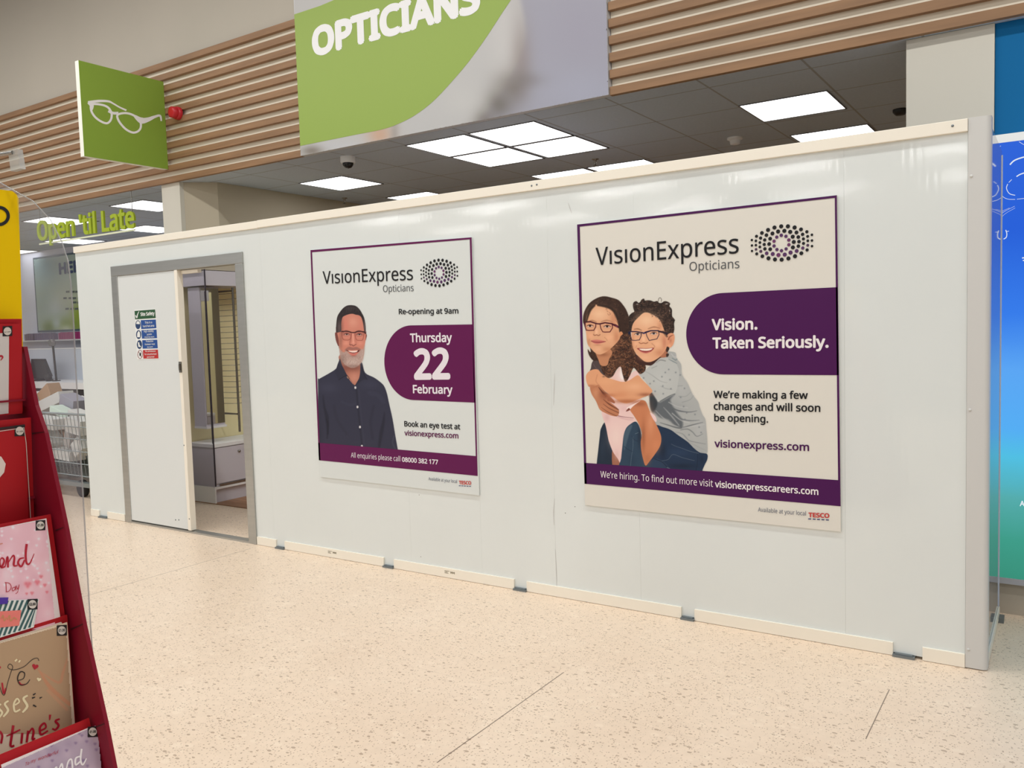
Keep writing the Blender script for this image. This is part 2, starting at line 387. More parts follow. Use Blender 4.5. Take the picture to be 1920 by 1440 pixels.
# ceiling with the grid of square tiles
def ceil_mat():
    m = bpy.data.materials.new('grey_ceiling_tiles'); m.use_nodes = True; nt = m.node_tree; N = nt.nodes; K = nt.links; b = N['Principled BSDF']
    g = N.new('ShaderNodeNewGeometry'); s = N.new('ShaderNodeSeparateXYZ'); K.new(g.outputs['Position'], s.inputs[0])
    outs = []
    for ax, off, pt in ((0, -3.9735+.617*40, .617), (1, -1.571+.602*40, .602)):
        a = N.new('ShaderNodeMath'); a.operation = 'ADD'; a.inputs[1].default_value = off; K.new(s.outputs[ax], a.inputs[0])
        if ax == 0: a.inputs[1].default_value = 3.9735+.617*40
        mo = N.new('ShaderNodeMath'); mo.operation = 'MODULO'; mo.inputs[1].default_value = pt; K.new(a.outputs[0], mo.inputs[0])
        lt = N.new('ShaderNodeMath'); lt.operation = 'LESS_THAN'; lt.inputs[1].default_value = .014; K.new(mo.outputs[0], lt.inputs[0]); outs.append(lt.outputs[0])
    mx = N.new('ShaderNodeMath'); mx.operation = 'MAXIMUM'; K.new(outs[0], mx.inputs[0]); K.new(outs[1], mx.inputs[1])
    c = N.new('ShaderNodeMix'); c.data_type = 'RGBA'; K.new(mx.outputs[0], c.inputs[0])
    c.inputs[6].default_value = (*L((190, 200, 212)), 1); c.inputs[7].default_value = (*L((160, 160, 162)), 1)
    n = N.new('ShaderNodeTexNoise'); n.inputs['Scale'].default_value = 60; K.new(g.outputs['Position'], n.inputs['Vector'])
    c2 = N.new('ShaderNodeMix'); c2.data_type = 'RGBA'; c2.blend_type = 'MULTIPLY'; c2.inputs[0].default_value = .15; K.new(c.outputs[2], c2.inputs[6]); K.new(n.outputs[0], c2.inputs[7])
    K.new(c2.outputs[2], b.inputs['Base Color']); b.inputs['Roughness'].default_value = .9
    return m
CZ = 2.82
struct('ceiling', box((-15, 1.373, CZ), (.4, 6.2, CZ+.0009)), ceil_mat())
# walls
struct('wall_front', box((-16, 1.385, CZ+.001), (5, 1.6, 6.2)), m_beige, 'beige wall above the wood slats over the shop front')
struct('wall_back', box((-6.3, 6.0, 0), (-.1, 6.12, CZ)), m_olive)
struct('wall_left', MB().prism([(-6.56, 1.41, 0), (-6.33, 1.62, 0), (-6.33, 6.0, 0), (-6.45, 6.0, 0), (-6.62, 1.6, 0)], (0, 0, CZ-.001)), m_olive)
struct('wall_right', box((-.12, 1.7, 0), (0, 6.0, CZ)), m_olive)
struct('wall_back', box((-15, 3.6, 0), (-6.6, 3.7, CZ)), mat('pharmacy_wall', (214, 218, 232), .6, .95), 'pale wall at the back of the pharmacy')
struct('wall_left', box((-15.1, 1.4, 0), (-15, 3.6, CZ)), m_cream, 'far side wall of the pharmacy')
struct('trim_1', box((-6.83, 1.37, 0), (-6.555, 1.62, CZ-.002)), m_cream, 'cream square pillar under the slats')
struct('trim_2', box((-.345, 1.392, 0), (.062, 1.7, CZ-.002)), m_cream, 'cream square pillar at the right end of the shop front')
struct('wall_right', box((.064, 1.41, 0), (5, 1.55, CZ-.001)), mat('teal_paint', (14, 92, 142), .7, .75, spec=.15), 'teal fascia right of the pillar')

# ================================================================== SLAT CLADDING
def cladding(x0, x1, label):
    t = thing('slat_cladding', ((x0+x1)/2, 1.384, CZ), label, 'wall cladding')
    box((x0, 1.372, CZ+.005), (x1, 1.3845, 3.92)).build('backing', m_backing, t)
    for i in range(11):
        z = CZ+i*.1050
        box((x0, 1.335, z), (x1, 1.372, z+.053)).build('slat', m_wood, t, bevel=.002)
    return t
SX0, SX1 = onY(559.5, 160, 1.335)[0], onY(1140.5, 100, 1.335)[0]
cladding(-16, SX0-.004, 'pale wood slat cladding left of the green opticians sign')
cladding(SX1+.004, 5, 'pale wood slat cladding right of the green opticians sign')

# ================================================================== BIG SIGN
YS = 1.325
t = thing('shop_sign', ((SX0+SX1)/2, 1.384, CZ), 'large green and grey sign reading OPTICIANS on the slatted fascia', 'sign')
SE = 1.0
box((SX0, YS, CZ+.002), (SX1, 1.3845, 4.35)).build('board', mat('sign_board_white', (206, 206, 208), .5, SE), t)
pj = planeY(YS-.0008)
pc = Pic(552, -60, 1146, 304, 2.0, (172, 172, 184))
full = [(540, -80), (1160, -80), (1160, 320), (540, 320)]
pc.poly(full, (170, 170, 183), 2, smooth=False)
pc.poly([(900, -80), (960, -40), (985, 60), (960, 140), (925, 195), (890, 240), (860, 300), (540, 320), (540, -80)], (198, 197, 196), 14)
pc.blob(975, 110, 22, 70, (150, 138, 134), .75); pc.blob(958, 160, 28, 30, (118, 110, 104), .85); pc.blob(985, 150, 35, 14, (130, 124, 122), .5)
pc.blob(935, 195, 26, 26, (112, 106, 100), .85); pc.blob(908, 225, 20, 22, (125, 118, 112), .8); pc.blob(890, 245, 16, 14, (140, 134, 128), .6)
pc.blob(945, 70, 26, 90, (212, 210, 208), .6); pc.blob(870, 190, 40, 30, (206, 205, 202), .6)
pc.blob(712, 252, 24, 26, (206, 168, 142), .85); pc.blob(740, 250, 8, 30, (150, 142, 138), .5); pc.blob(640, 275, 60, 10, (200, 200, 204), .6)
pc.blob(585, 283, 20, 10, (128, 118, 108), .8); pc.blob(1090, 60, 80, 80, (166, 162, 178), .5); pc.blob(1090, 170, 70, 40, (176, 178, 196), .5)
sx0, sx1 = SX0, SX1
o = pc.build('photo_print', pj, t, SE, .5)
# trim the print to the board
for v in o.data.vertices:
    v.co.x = min(max(v.co.x, SX0-ORG[o.name][0]+.001), SX1-ORG[o.name][0]-.001); v.co.z = min(max(v.co.z, .003), 1.52)
mb = MB(); pj = planeY(YS-.002)
G = catmull([(960, -3), (941, 25), (913, 68), (880, 114), (848, 152), (812, 190), (778, 216), (745, 233), (715, 243), (670, 252), (620, 262), (571, 272)], 5, False)
zt = [pj(*p) for p in G]; top = [pj(570.6, 272), pj(557.6, 25), pj(600, 11), pj(645, -8), pj(700, -30), pj(800, -55), pj(900, -60), pj(975, -40)]
top[0][0] = SX0+.002; top[1][0] = SX0+.002; zt[-1][0] = SX0+.002
mb.poly(zt+top[1:]).build('green_shape', mat('lime_green_print', (152, 178, 78), .5, SE), t)
mb = MB(); pj = planeY(YS-.0035)
text_on(mb, 'OPTICIANS', (586, 108), (901, 22), 52, pj, (0, 0, 1), .045)
mb.build('lettering', mat('sign_white_ink', (246, 246, 246), .5, .98), t)['label'] = 'white capital letters OPTICIANS'

# ================================================================== GLASSES SIGN
XG = -6.656
g0 = onX(150, 118, XG); g1 = onX(157, 296, XG)
gy0 = .525; gz0, gz1 = 2.940, 3.743; gth = .055
t = thing('projecting_sign', (XG, 1.3, gz0), 'square green sign with white spectacles outline projecting from the slats', 'sign')
box((XG-gth, gy0, gz0), (XG-.001, 1.332, gz1)).build('sign_body', mat('sign_edge_white', (215, 215, 205), .5, .75), t)
GE = .62
box((XG-.001, gy0, gz0), (XG, 1.332, gz1)).build('green_face', mat('olive_green_face', (112, 138, 48), .5, GE), t)
mb = MB(); pj = plane((XG+.001, 0, 0), (1, 0, 0))
ribbon(mb, [(172, 196), (188, 196), (202, 201), (209, 212), (208, 224), (201, 231), (190, 228), (178, 219), (171, 207)], 4, pj, closed=True)
ribbon(mb, [(165, 192), (172, 198), (171, 207)], [4, 8, 4], pj)
ribbon(mb, [(165, 192), (185, 189.5), (203, 190), (212, 194), (224, 201), (237, 207)], [5, 5, 4, 3, 3, 3.5], pj)
ribbon(mb, [(203, 208), (212, 212), (222, 212)], 5, pj)
ribbon(mb, [(221, 215), (235, 212), (250, 216), (262, 226), (264, 238), (259, 246), (249, 248.5), (237, 243), (227, 233), (221, 223)], 4, pj, closed=True)
ribbon(mb, [(252, 217), (265, 226), (278, 224), (290, 219), (300, 217), (302.5, 227)], [4, 12, 8, 5, 4, 3], pj)
mb.build('spectacles_outline', mat('white_print', (222, 222, 216), .5, .6), t)

# alarm sounder
c = onY(331, 212, 1.31); c = (c[0], 1.334, c[2])
t = thing('alarm_sounder', c, 'small red round alarm sounder fixed on the wood slats', 'alarm')
m_red = mat('red_plastic', (165, 24, 34), .35, .7)
MB().lathe(c, (0, -1, 0), [(0, .058), (.03, .058), (.035, .045)], 24).build('base', m_red, t)
MB().lathe((c[0], c[1]-.035, c[2]), (0, -1, 0), [(0, .05), (.045, .05), (.05, .03), (.05, .001)], 24).build('sounder', m_red, t)

# hanging letters
YH = 1.37
t = thing('hanging_sign', (-8.2, YH, 2.48), "lime green cut-out letters reading Open 'til Late hanging on two wires", 'sign')
pj = planeY(YH)
def text_solid(mb, s, l, r, cap, proj, depth, fat):
    cu = bpy.data.curves.new('t', 'FONT'); cu.body = s; cu.extrude = 1; cu.bevel_depth = fat; cu.bevel_resolution = 0; cu.resolution_u = 4
    if FONT: cu.font = FONT
    ob = bpy.data.objects.new('t', cu); COL.objects.link(ob); bpy.context.view_layer.update()
    me = bpy.data.meshes.new_from_object(ob.evaluated_get(bpy.context.evaluated_depsgraph_get()))
    co = np.array([tuple(v.co) for v in me.vertices]); f = [tuple(p.vertices) for p in me.polygons]
    bpy.data.objects.remove(ob); bpy.data.curves.remove(cu); bpy.data.meshes.remove(me)
    a, b = proj(*l), proj(*r); x0, x1 = co[:, 0].min(), co[:, 0].max(); e = (b-a)/(x1-x0); t = proj(l[0], cap); h = abs(t[2]-a[2])/(CAPH+2*fat)
    mb.add([a+e*(c[0]-x0)+np.array([0, -depth*np.sign(c[2])/2*min(abs(c[2]), 1), h*(c[1]+fat)]) for c in co], f)
mb = MB(); text_solid(mb, "Open 'til Late", (72, 452), (254, 427), 415, pj, .02, .022)
mb.build('lettering', mat('lime_letters', (158, 176, 40), .5, .85), t)
for px, py in ((75, 415), (248, 397)):
    p = pj(px, py); MB().tube([(p[0], YH, p[2]-.03), (p[0], YH, 2.822)], .004, 6).build('wire', m_steel, t)
a, b = pj(74, 454), pj(253, 430)
box((a[0], YH-.006, min(a[2], b[2])-.012), (b[0], YH+.006, min(a[2], b[2])+.004)).build('base_rail', mat('clear_rail', (215, 220, 190), .3, .8), t)

# ================================================================== CEILING LIGHTS AND FITTINGS
m_led = emis('led_diffuser', (255, 253, 250), 5.2)
m_tbar = mat('grey_panel_frame', (120, 120, 122), .6)
m_ledp = emis('led_diffuser_pharmacy', (252, 254, 255), 3.0)
LT = [(-3.965, 1.580, 'near left panel of the four square ceiling lights grouped together'), (-3.350, 1.580, 'upper right panel of the four square ceiling lights grouped together'),
      (-3.965, 2.175, 'lowest panel of the four square ceiling lights grouped together'), (-3.350, 2.175, 'rightmost panel of the four square ceiling lights grouped together'),
      (-5.815, 2.170, 'lone square ceiling light below the security camera'), (-5.800, 3.400, 'square ceiling light half hidden by the hoarding, above the poster of the man'),
      (-3.935, 3.380, 'left one of two square ceiling lights just above the hoarding rail mid photo'), (-3.325, 3.380, 'right one of two square ceiling lights just above the hoarding rail mid photo'),
      (-1.485, 2.130, 'square ceiling light right of the sign, whole and clear of the hoarding'), (-1.460, 3.300, 'square ceiling light partly hidden by the hoarding near the right pillar')]
PL = [(-8.320, 1.75, 'square pharmacy ceiling light above the word Late'), (-10.110, 1.72, 'square pharmacy ceiling light behind the word Open'),
      (-10.080, 2.93, 'square pharmacy ceiling light right behind the word Late'), (-11.990, 2.95, 'square pharmacy ceiling light under the hanging green letters'), (-13.930, 2.98, 'square pharmacy ceiling light cut by the yellow header')]
for (x, y, lb), md, sz in [(q, m_led, .563) for q in LT]+[(q, m_ledp, .60) for q in PL]:
    t = thing('ceiling_light', (x+sz/2, y+sz/2, CZ-.004), lb, 'ceiling light', 'square ceiling panel lights')
    mb = MB(); e = .008
    for a, b in (((x-e, y-e), (x+sz+e, y)), ((x-e, y+sz-.012), (x+sz+e, y+sz+e)), ((x-e, y), (x, y+sz)), ((x+sz, y), (x+sz+e, y+sz))): mb.box((*a, CZ-.007), (*b, CZ))
    mb.build('frame', m_tbar, t); box((x, y, CZ-.004), (x+sz, y+sz-.012, CZ)).build('diffuser', md, t)
# dome camera
c = onZ(652, 294, CZ)
t = thing('security_camera', (c[0], c[1], CZ), 'white dome security camera with black lens bowl under the ceiling', 'camera')
MB().lathe((c[0], c[1], CZ), (0, 0, -1), [(0, .062), (.045, .062), (.052, .055)], 28).build('housing', m_white, t)
MB().lathe((c[0], c[1], CZ-.052), (0, 0, -1), [(0, .046)]+[(.045*math.sin(a), .046*math.cos(a)) for a in (.3, .6, .9, 1.2, 1.5)], 28).build('dome', mat('smoked_dome', (18, 20, 24), .08), t)
for px, py, lb in ((646, 371, 'tiny sprinkler head on the ceiling left of the dome camera light'), (1116, 298, 'tiny sprinkler head on the ceiling right of the four grouped lights')):
    c = onZ(px, py, CZ); t = thing('sprinkler_head', (c[0], c[1], CZ), lb, 'sprinkler', 'ceiling sprinklers')
    MB().lathe((c[0], c[1], CZ), (0, 0, -1), [(0, .03), (.006, .03), (.008, .012), (.045, .010)], 16).build('body', m_steel, t)
    MB().lathe((c[0], c[1], CZ-.045), (0, 0, -1), [(0, .004), (.012, .004), (.014, .02), (.017, .02)], 16).build('deflector', m_steel, t)
c = onZ(1378, 258, CZ); t = thing('smoke_detector', (c[0], c[1], CZ), 'white round smoke detector on the grey ceiling tiles', 'smoke detector')
MB().lathe((c[0], c[1], CZ), (0, 0, -1), [(0, .06), (.015, .06), (.02, .045)], 24).build('base', m_white, t)
MB().lathe((c[0], c[1], CZ-.02), (0, 0, -1), [(0, .042), (.03, .038), (.036, .02), (.036, .001)], 24).build('sensor', m_white, t)
c = onZ(1688, 205, CZ); t = thing('smoke_detector', (c[0], c[1], CZ), 'dim ceiling detector close beside the right pillar', 'smoke detector')
MB().lathe((c[0], c[1], CZ), (0, 0, -1), [(0, .05), (.02, .05), (.04, .03), (.04, .001)], 20).build('sensor', m_dark, t)

# ================================================================== HOARDING
XL, XR, HW = -5.964, .070, 2.080
hb = thing('hoarding', (-3, 0.02, 0), 'long white plastic panel hoarding closing off the opticians shop front', 'hoarding')
DX0, DX1, DZ = -5.489, -4.022, 1.900          # door frame outer
seams = [XL, -5.489]
edges = [-4.022, -3.857, -2.709, -2.216, -1.756, -1.290, -.368, XR]
g = .0002
box((XL, 0, .012), (DX0, .04, 2.035)).build('panel', m_panel, hb)
box((DX0, 0, DZ), (-3.857-g, .04, 2.035)).build('panel', m_panel, hb)
box((DX1, 0, .012), (-3.857-g, .04, DZ)).build('panel', m_panel, hb)
for a, b in zip(edges[1:-1], edges[2:]):
    box((a+g, 0, .012), (b-g, .04, 2.035)).build('panel', m_panel, hb)
box((XL+.01, .012, .012), (DX0, .036, 2.03)).build('backing_board', m_trimw, hb)
# side returns
box((.098, .03, .045), (.14, .685, 2.06)).build('return_panel', m_return, hb)
box((XL, .04, .015), (XL+.04, .70, 2.06)).build('return_panel', m_panel, hb)
box((.1405, .05, .012), (.146, .68, .050)).build('skirting', m_trimw, hb)
box((.1385, .685, .0), (.1432, .689, 2.045)).build('edge_strip', mat('pale_edge', (205, 214, 232), .3, .9), hb)
box((.136, .60, 0), (.166, .66, .022)).build('foot', m_foot, hb)
# top rail in two lengths
box((XL-.004, -.012, 2.033), (-3.862, .045, HW)).build('top_rail', m_trimw, hb, bevel=.002)
box((-3.86, -.014, 2.035), (XR, .045, HW+.002)).build('top_rail', m_trimw, hb, bevel=.002)
# corner post, rounded on its outer edge
pp = [(.071, -.008), (.128, -.008)]+[(.128+.018*math.sin(a), .010-.018*math.cos(a)) for a in np.linspace(.2, 1.5, 7)]+[(.146, .05), (.071, .05)]
o = MB().prism([(x, y, .004) for x, y in pp], (0, 0, 2.08), smooth=False).build('corner_post', m_post, hb); fix_normals(o)
for z in (1.87, 1.0, .075): MB().lathe((.082, -.008, z), (0, -1, 0), [(0, .006), (.002, .005), (.003, .001)], 12).build('screw', m_post, hb)
for x, z in ((-1.83, 2.058), (-1.80, 2.060), (.02, 2.062)): MB().lathe((x, -.014, z), (0, -1, 0), [(0, .005), (.002, .004), (.002, .001)], 12).build('screw', m_foot, hb)
# skirting lengths and steel feet
sk = [(-5.955, -5.84), (-5.73, -5.50), (-4.015, -3.832), (-3.752, -2.914), (-2.836, -2.008), (-1.930, -1.086), (-1.022, -.186), (-.078, .070)]
for i, (a, b) in enumerate(sk):
    box((a, -.010, .002), (b, 0, .054)).build('skirting', m_trimw, hb)
for a, b in ((-5.84, -5.73), (-3.832, -3.752), (-2.914, -2.836), (-2.008, -1.93), (-1.086, -1.022), (-.186, -.105)):
    o = MB().box((a, -.022, 0), (b, .05, .010)).box((a+.008, -.016, .010), (b-.008, .0, .014)).build('foot', m_foot, hb)
m_lab = mat('label_brown', (120, 112, 88), .6)
for xc in (-3.33, -2.43):
    mb = MB()
    for k, (u0, u1) in enumerate(((0, .034), (0, .020), (0, .026))): mb.box((xc+u0-.035, -.0106, .038-k*.006), (xc+u1-.035, -.0101, .0405-k*.006))
    for k in range(5): mb.box((xc+.006+k*.006, -.0106, .028+.003*(k % 2)), (xc+.0105+k*.006, -.0101, .037+.003*((k+1) % 2)))
    mb.build('maker_label', m_lab, hb)
# scuffs: thin grey scrapes
pj = planeY(-.0006); m_sc = mat('scuff_grey', (188, 188, 186), .6, EW); m_sd = mat('speck_grey', (110, 110, 108), .6, EW)
for P in ([(1040, 935), (1038, 960), (1039, 985)], [(1041, 1030), (1043, 1070), (1044, 1100)], [(1040, 700), (1038, 760)], [(1065, 380), (1072, 400)]):
    mb = MB(); ribbon(mb, P, [.5, 1.5, .6], pj); mb.build('scuff_mark', m_sc, hb)
for q in ((786, 928), (789, 1044), (1060, 962), (1078, 950)): mb = MB(); disc(mb, pj(*q), .0025, (1, 0, 0), (0, 0, 1)); mb.build('speck', m_sd, hb)

# door frame
mb = MB(); fw = .074
mb.box((DX0, -.012, 0), (DX0+fw, .05, DZ-fw)); mb.box((DX1-fw, -.012, 0), (DX1, .05, DZ-fw)); mb.box((DX0, -.012, DZ-fw), (DX1, .05, DZ))
mb.build('door_frame', m_alu, hb, bevel=.003)
box((DX0+fw, -.010, 0), (DX1-.005, .05, .012)).build('threshold', m_alu, hb)
# sliding door leaf in front of the left half
dl, dr = -5.418, -4.735
d = box((dl, -.006, .022), (dr, .030, 1.824)).build('door_leaf', m_door, hb)
ORG[d.name] = ORG[hb.name]
box((dr+.0005, -.012, .018), (-4.703, .034, 1.826)).build('leaf_edge', m_trimw, d, bevel=.002)
lk = onY(338, 689, -.015); mb = MB(); mb.box((lk[0]-.012, -.018, lk[2]-.035), (lk[0]+.014, -.012, lk[2]+.04)); mb.box((lk[0]-.004, -.026, lk[2]-.02), (lk[0]+.006, -.018, lk[2]+.025))
mb.build('latch', m_steel, d)
for px, py in ((331, 528), (345, 835), (355, 973), (334, 975), (328, 975)):
    c = onY(px, py, -.012); MB().lathe((c[0], -.0115 if px > 335 else -.006, c[2]), (0, -1, 0), [(0, .005), (.0015, .005), (.002, .001)], 12).build('screw', m_foot, d)
# opening behind the leaf: rear rail piece seen at its top
box((-4.70, .02, 1.80), (-4.52, .05, 1.822)).build('track', m_trimw, hb)

# ================================================================== SAFETY SIGN (on the door leaf)
YF = -.0075
t = thing('safety_sign', (-5.06, YF, 1.22), 'small site safety notice in green blue and red on the white door', 'sign')
C = lambda x, y: (240+x/11.07, 560+y/11.07)
pj = planeY(YF)
def quad(mb, pts, proj, conv, mi=0): return mb.poly([proj(*conv(*p)) for p in pts], mi)
m_sw = mat('sign_vinyl_white', (226, 228, 226), .4, EW); m_sg = mat('sign_green', (30, 78, 44), .4, EW); m_sb = mat('sign_blue', (24, 72, 142), .4, EW); m_sr = mat('sign_red', (178, 36, 36), .4, EW)
mb = MB(); P = [pj(*C(*q)) for q in ((128, 235), (572, 205), (640, 1255), (190, 1262))]
mb.prism(P, (0, .0014, 0)).build('board', m_sw, t)
pj = planeY(YF-.0006)
quad(MB(), ((135, 255), (562, 222), (575, 402), (147, 430)), pj, C).build('green_header', m_sg, t)
for i, (pts, mm) in enumerate((((( 263, 447), (577, 432), (588, 612), (275, 632)), m_sb), (((278, 655), (592, 640), (603, 820), (290, 830)), m_sb), (((293, 862), (606, 850), (618, 1030), (305, 1038)), m_sb), (((308, 1068), (620, 1056), (632, 1240), (320, 1244)), m_sr))):
    quad(MB(), pts, pj, C).build('notice_panel', mm, t)
def ell(cx, cy, rx, ry, n=24): return [C(cx+rx*math.cos(2*math.pi*k/n), cy+ry*math.sin(2*math.pi*k/n)) for k in range(n)]
for cx, cy in ((207, 541), (221, 746), (237, 952)):
    o = MB().poly([pj(*p) for p in ell(cx, cy, 54, 92)]).build('symbol_disc', mat('sign_blue_dark', (30, 58, 100), .4, EW), t)
mb = MB(); pts = ell(251, 1156, 54, 94); ribbon(mb, catmull([C(251+49*math.cos(a), 1156+86*math.sin(a)) for a in np.linspace(0, 6.283, 13)[:-1]], 3), .9, pj, closed=True, smooth=False)
ribbon(mb, [C(215, 1095), C(287, 1215)], .8, pj, smooth=False); mb.build('prohibition_ring', mat('ring_red', (120, 40, 40), .4, EW), t)
mb = MB(); pj = planeY(YF-.0012)
outline(mb, [C(*p) for p in ((170, 525), (180, 480), (207, 462), (235, 480), (245, 520), (240, 530))], pj)
outline(mb, [C(*p) for p in ((190, 800), (190, 730), (205, 690), (225, 670), (245, 700), (252, 740), (252, 800))], pj)
outline(mb, [C(*p) for p in ((205, 905), (232, 905), (238, 955), (268, 995), (265, 1005), (215, 1000))], pj)
ribbon(mb, [C(155, 345), C(182, 395), C(198, 330), C(228, 262)], [1.2, 2.2, 1.6, .8], pj)
mb.build('white_symbols', m_sw, t)
mb = MB(); outline(mb, [C(*p) for p in ((232, 1120), (245, 1140), (262, 1110), (272, 1140), (262, 1190), (240, 1190))], pj); mb.build('hand_symbol', m_dark, t)
mb = MB()
for s, l, r, cp in (('Site Safety', (262, 362), (552, 340), 288), ('This is a', (350, 520), (500, 510), 475), ('hard hat area', (310, 595), (545, 580), 550),
                    ('High visibility', (330, 700), (535, 690), 660), ('jackets', (390, 760), (495, 752), 725), ('must be worn', (345, 812), (545, 805), 782),
                    ('Protective', (375, 905), (525, 898), 868), ('footwear must', (350, 965), (560, 957), 930), ('be worn', (400, 1020), (515, 1014), 988),
                    ('No admittance', (362, 1108), (572, 1103), 1076), ('for unauthorised', (345, 1170), (590, 1163), 1136), ('personnel', (395, 1226), (545, 1220), 1194)):
    mb = MB(); text_on(mb, s, C(*l), C(*r), C(l[0], cp)[1], pj, (0, 0, 1), .03 if s == 'Site Safety' else .01); mb.build('lettering', m_sw, t)

# ================================================================== POSTERS
YB, YP1, YP2, YP3 = -.008, -.0086, -.0092, -.0098
DOTS = [(640,332,3.9,0),(517,392,3.6,0),(768,284,3.9,0),(903,260,3.9,0),(1037,260,3.9,0),(1171,283,3.9,0),(1299,321,3.6,0),(1416,368,3.0,0),(1517,429,2.4,0),
 (409,459,3.0,0),(316,534,2.4,0),(318,643,2.4,0),(319,752,2.3,0),(414,810,3.0,0),(526,857,3.6,0),(649,899,3.9,0),(778,922,3.9,0),(912,926,3.9,0),(1048,902,3.9,0),(1179,857,3.9,0),(1306,798,3.6,0),(1421,732,3.0,0),(1519,656,2.4,0),(1518,543,2.4,0),
 (607,436,3.5,0),(728,403,3.8,0),(841,363,3.9,0),(966,350,3.9,0),(1083,371,3.9,0),(1209,382,3.6,0),(1331,420,3.2,0),(1432,461,2.7,0),(491,494,3.1,0),(397,550,2.6,0),(397,636,2.5,0),(400,720,2.6,1),(495,760,3.0,1),(613,799,3.5,2),(734,812,3.8,2),(848,833,3.9,3),(974,825,3.9,2),(1090,784,3.9,2),(1213,752,3.6,2),(1335,694,3.1,2),(1434,638,2.7,1),(1435,549,2.6,0),
 (573,532,3.2,0),(477,584,2.7,0),(477,671,2.7,0),(577,710,3.3,0),(564,622,3.1,0),(682,507,3.6,0),(662,613,3.6,0),(683,717,3.6,0),(1134,467,3.8,0),(1155,572,3.8,0),(1137,681,3.8,0),(1245,474,3.4,0),(1259,566,3.3,0),(1246,656,3.3,0),(1347,511,2.9,0),(1349,601,2.9,0),
 (904,439,3.3,2),(998,459,3.2,2),(1056,533,3.3,3),(1057,628,3.2,3),(1001,711,3.1,2),(909,747,3.2,2),(818,724,3.2,2),(760,652,3.2,2),(760,557,3.2,3),(814,475,3.2,2)]
def frame_mesh(pj, outer, inner):
    mb = MB(); n = len(outer)
    for i in range(3):   # left, top, right strips
        a, b = ((3, 0), (0, 1), (1, 2))[i]
        mb.poly([pj(*outer[a]), pj(*outer[b]), pj(*inner[b]), pj(*inner[a])])
    return mb
def tab(pj, TR, TLx, BLx, BR, left):
    tr, br = pj(*TR), pj(*BR); tl = pj(*TLx); bl = pj(*BLx); lf = pj(*left)
    cx = (tl[0]+bl[0])/2; zt_, zb_ = tl[2], bl[2]; r = (zt_-zb_)/2; cz = (zt_+zb_)/2; rx = cx-lf[0]
    arc = [np.array([cx-rx*math.sin(a), tl[1], cz+r*math.cos(a)]) for a in np.linspace(0, math.pi, 40)]
    return MB().poly([tr]+arc+[br])
def make_poster(name, label, board, e, col_board, col_purple, convt):
    pj = planeY(YB); P = [pj(*p) for p in board]; c = sum(P)/4
    t = thing('poster', (c[0], YB, P[3][2]), label, 'poster')
    mb = MB().prism(P, (0, .0065, 0)); o = mb.build('board', mat(name+'_board', col_board, .45, e, spec=.25), t); fix_normals(o); return t
PE1, PE2 = EW, EW
# ---- poster 1: the man
A = lambda x, y: (560+x/2.8222, 430+y/2.8222)
pw1 = (208, 213, 211)
t1 = make_poster('poster_one', 'smaller purple-edged poster with a smiling man in glasses and reopening date', [A(62, 110), A(915, 42), A(955, 1408), A(113, 1310)], PE1, pw1, None, A)
m_p1 = mat('magenta_purple_ink', (94, 26, 76), .35, PE1, spec=.15); m_ink = mat('black_ink', (34, 34, 36), .4, EW, spec=.15); m_wh1 = mat('white_ink_1', (222, 216, 222), .4, PE1, spec=.15)
pj = planeY(YP2)
fr = frame_mesh(pj, [A(62, 110), A(915, 42), A(947, 1305), A(107, 1222)], [A(70.5, 121), A(905, 53), A(937, 1200), A(115, 1222)])
fr.build('border', m_p1, t1)
MB().poly([pj(*A(*p)) for p in ((103, 1129), (937, 1200), (947, 1305), (107, 1222))]).build('bottom_band', m_p1, t1)
tab(pj, A(919, 503), A(600, 508), A(600, 903), A(934, 917), A(453, 700)).build('date_tab', m_p1, t1)
pj = planeY(YP3)
def lines(t, items, conv, m, name='lettering', bold=0, label=None):
    for s, l, r, cp, *bd in items:
        mb = MB(); text_on(mb, s, conv(*l), conv(*r), conv(l[0], cp)[1], pj, (0, 0, 1), bd[0] if bd else bold); mb.build(name, m, t)
lines(t1, [('V\u0131s\u0131onExpress', (129, 289), (605, 268), 222)], A, m_ink, 'brand_lettering', .004)
lines(t1, [('Opticians', (447, 332), (608, 327), 297)], A, mat('grey_ink', (74, 76, 78), .4, EW), 'subtitle_lettering', -.008)
lines(t1, [('Re-opening at 9am', (530, 450), (845, 446), 421, .018), ('Book an eye test at', (559, 1043), (855, 1060), 1014, .018)], A, m_ink)
lines(t1, [('visionexpress.com', (560, 1091), (845, 1107), 1063, .018)], A, m_p1, 'web_address')
lines(t1, [('Thursday', (590, 598), (812, 597), 551, .022), ('22', (611, 797), (803, 795), 632, .03), ('February', (605, 868), (815, 872), 823, .022)], A, m_wh1, 'date_lettering')
lines(t1, [('All enquiries please call', (277, 1207), (538, 1228), 1181, 0), ('08000 382 177', (547, 1230), (738, 1245), 1205, .022)], A, m_wh1)
m_sl = mat('slate_ink', (92, 98, 116), .4, EW); m_tr = mat('red_ink', (188, 56, 52), .4, EW); m_tb = mat('navy_ink', (40, 54, 104), .4, EW)
lines(t1, [('Available at your local', (687, 1328), (838, 1343), 1311, 0)], A, m_sl, 'small_print')
lines(t1, [('TESCO', (848, 1349), (913, 1352), 1330, .035)], A, m_tr, 'store_lettering')
mb = MB()
for k in range(5): outline(mb, [A(848+k*13.5, 1355+k*.7), A(858+k*13.5, 1355.5+k*.7), A(857+k*13.5, 1359+k*.7), A(847+k*13.5, 1358.5+k*.7)], pj)
mb.build('store_underline', m_tb, t1)
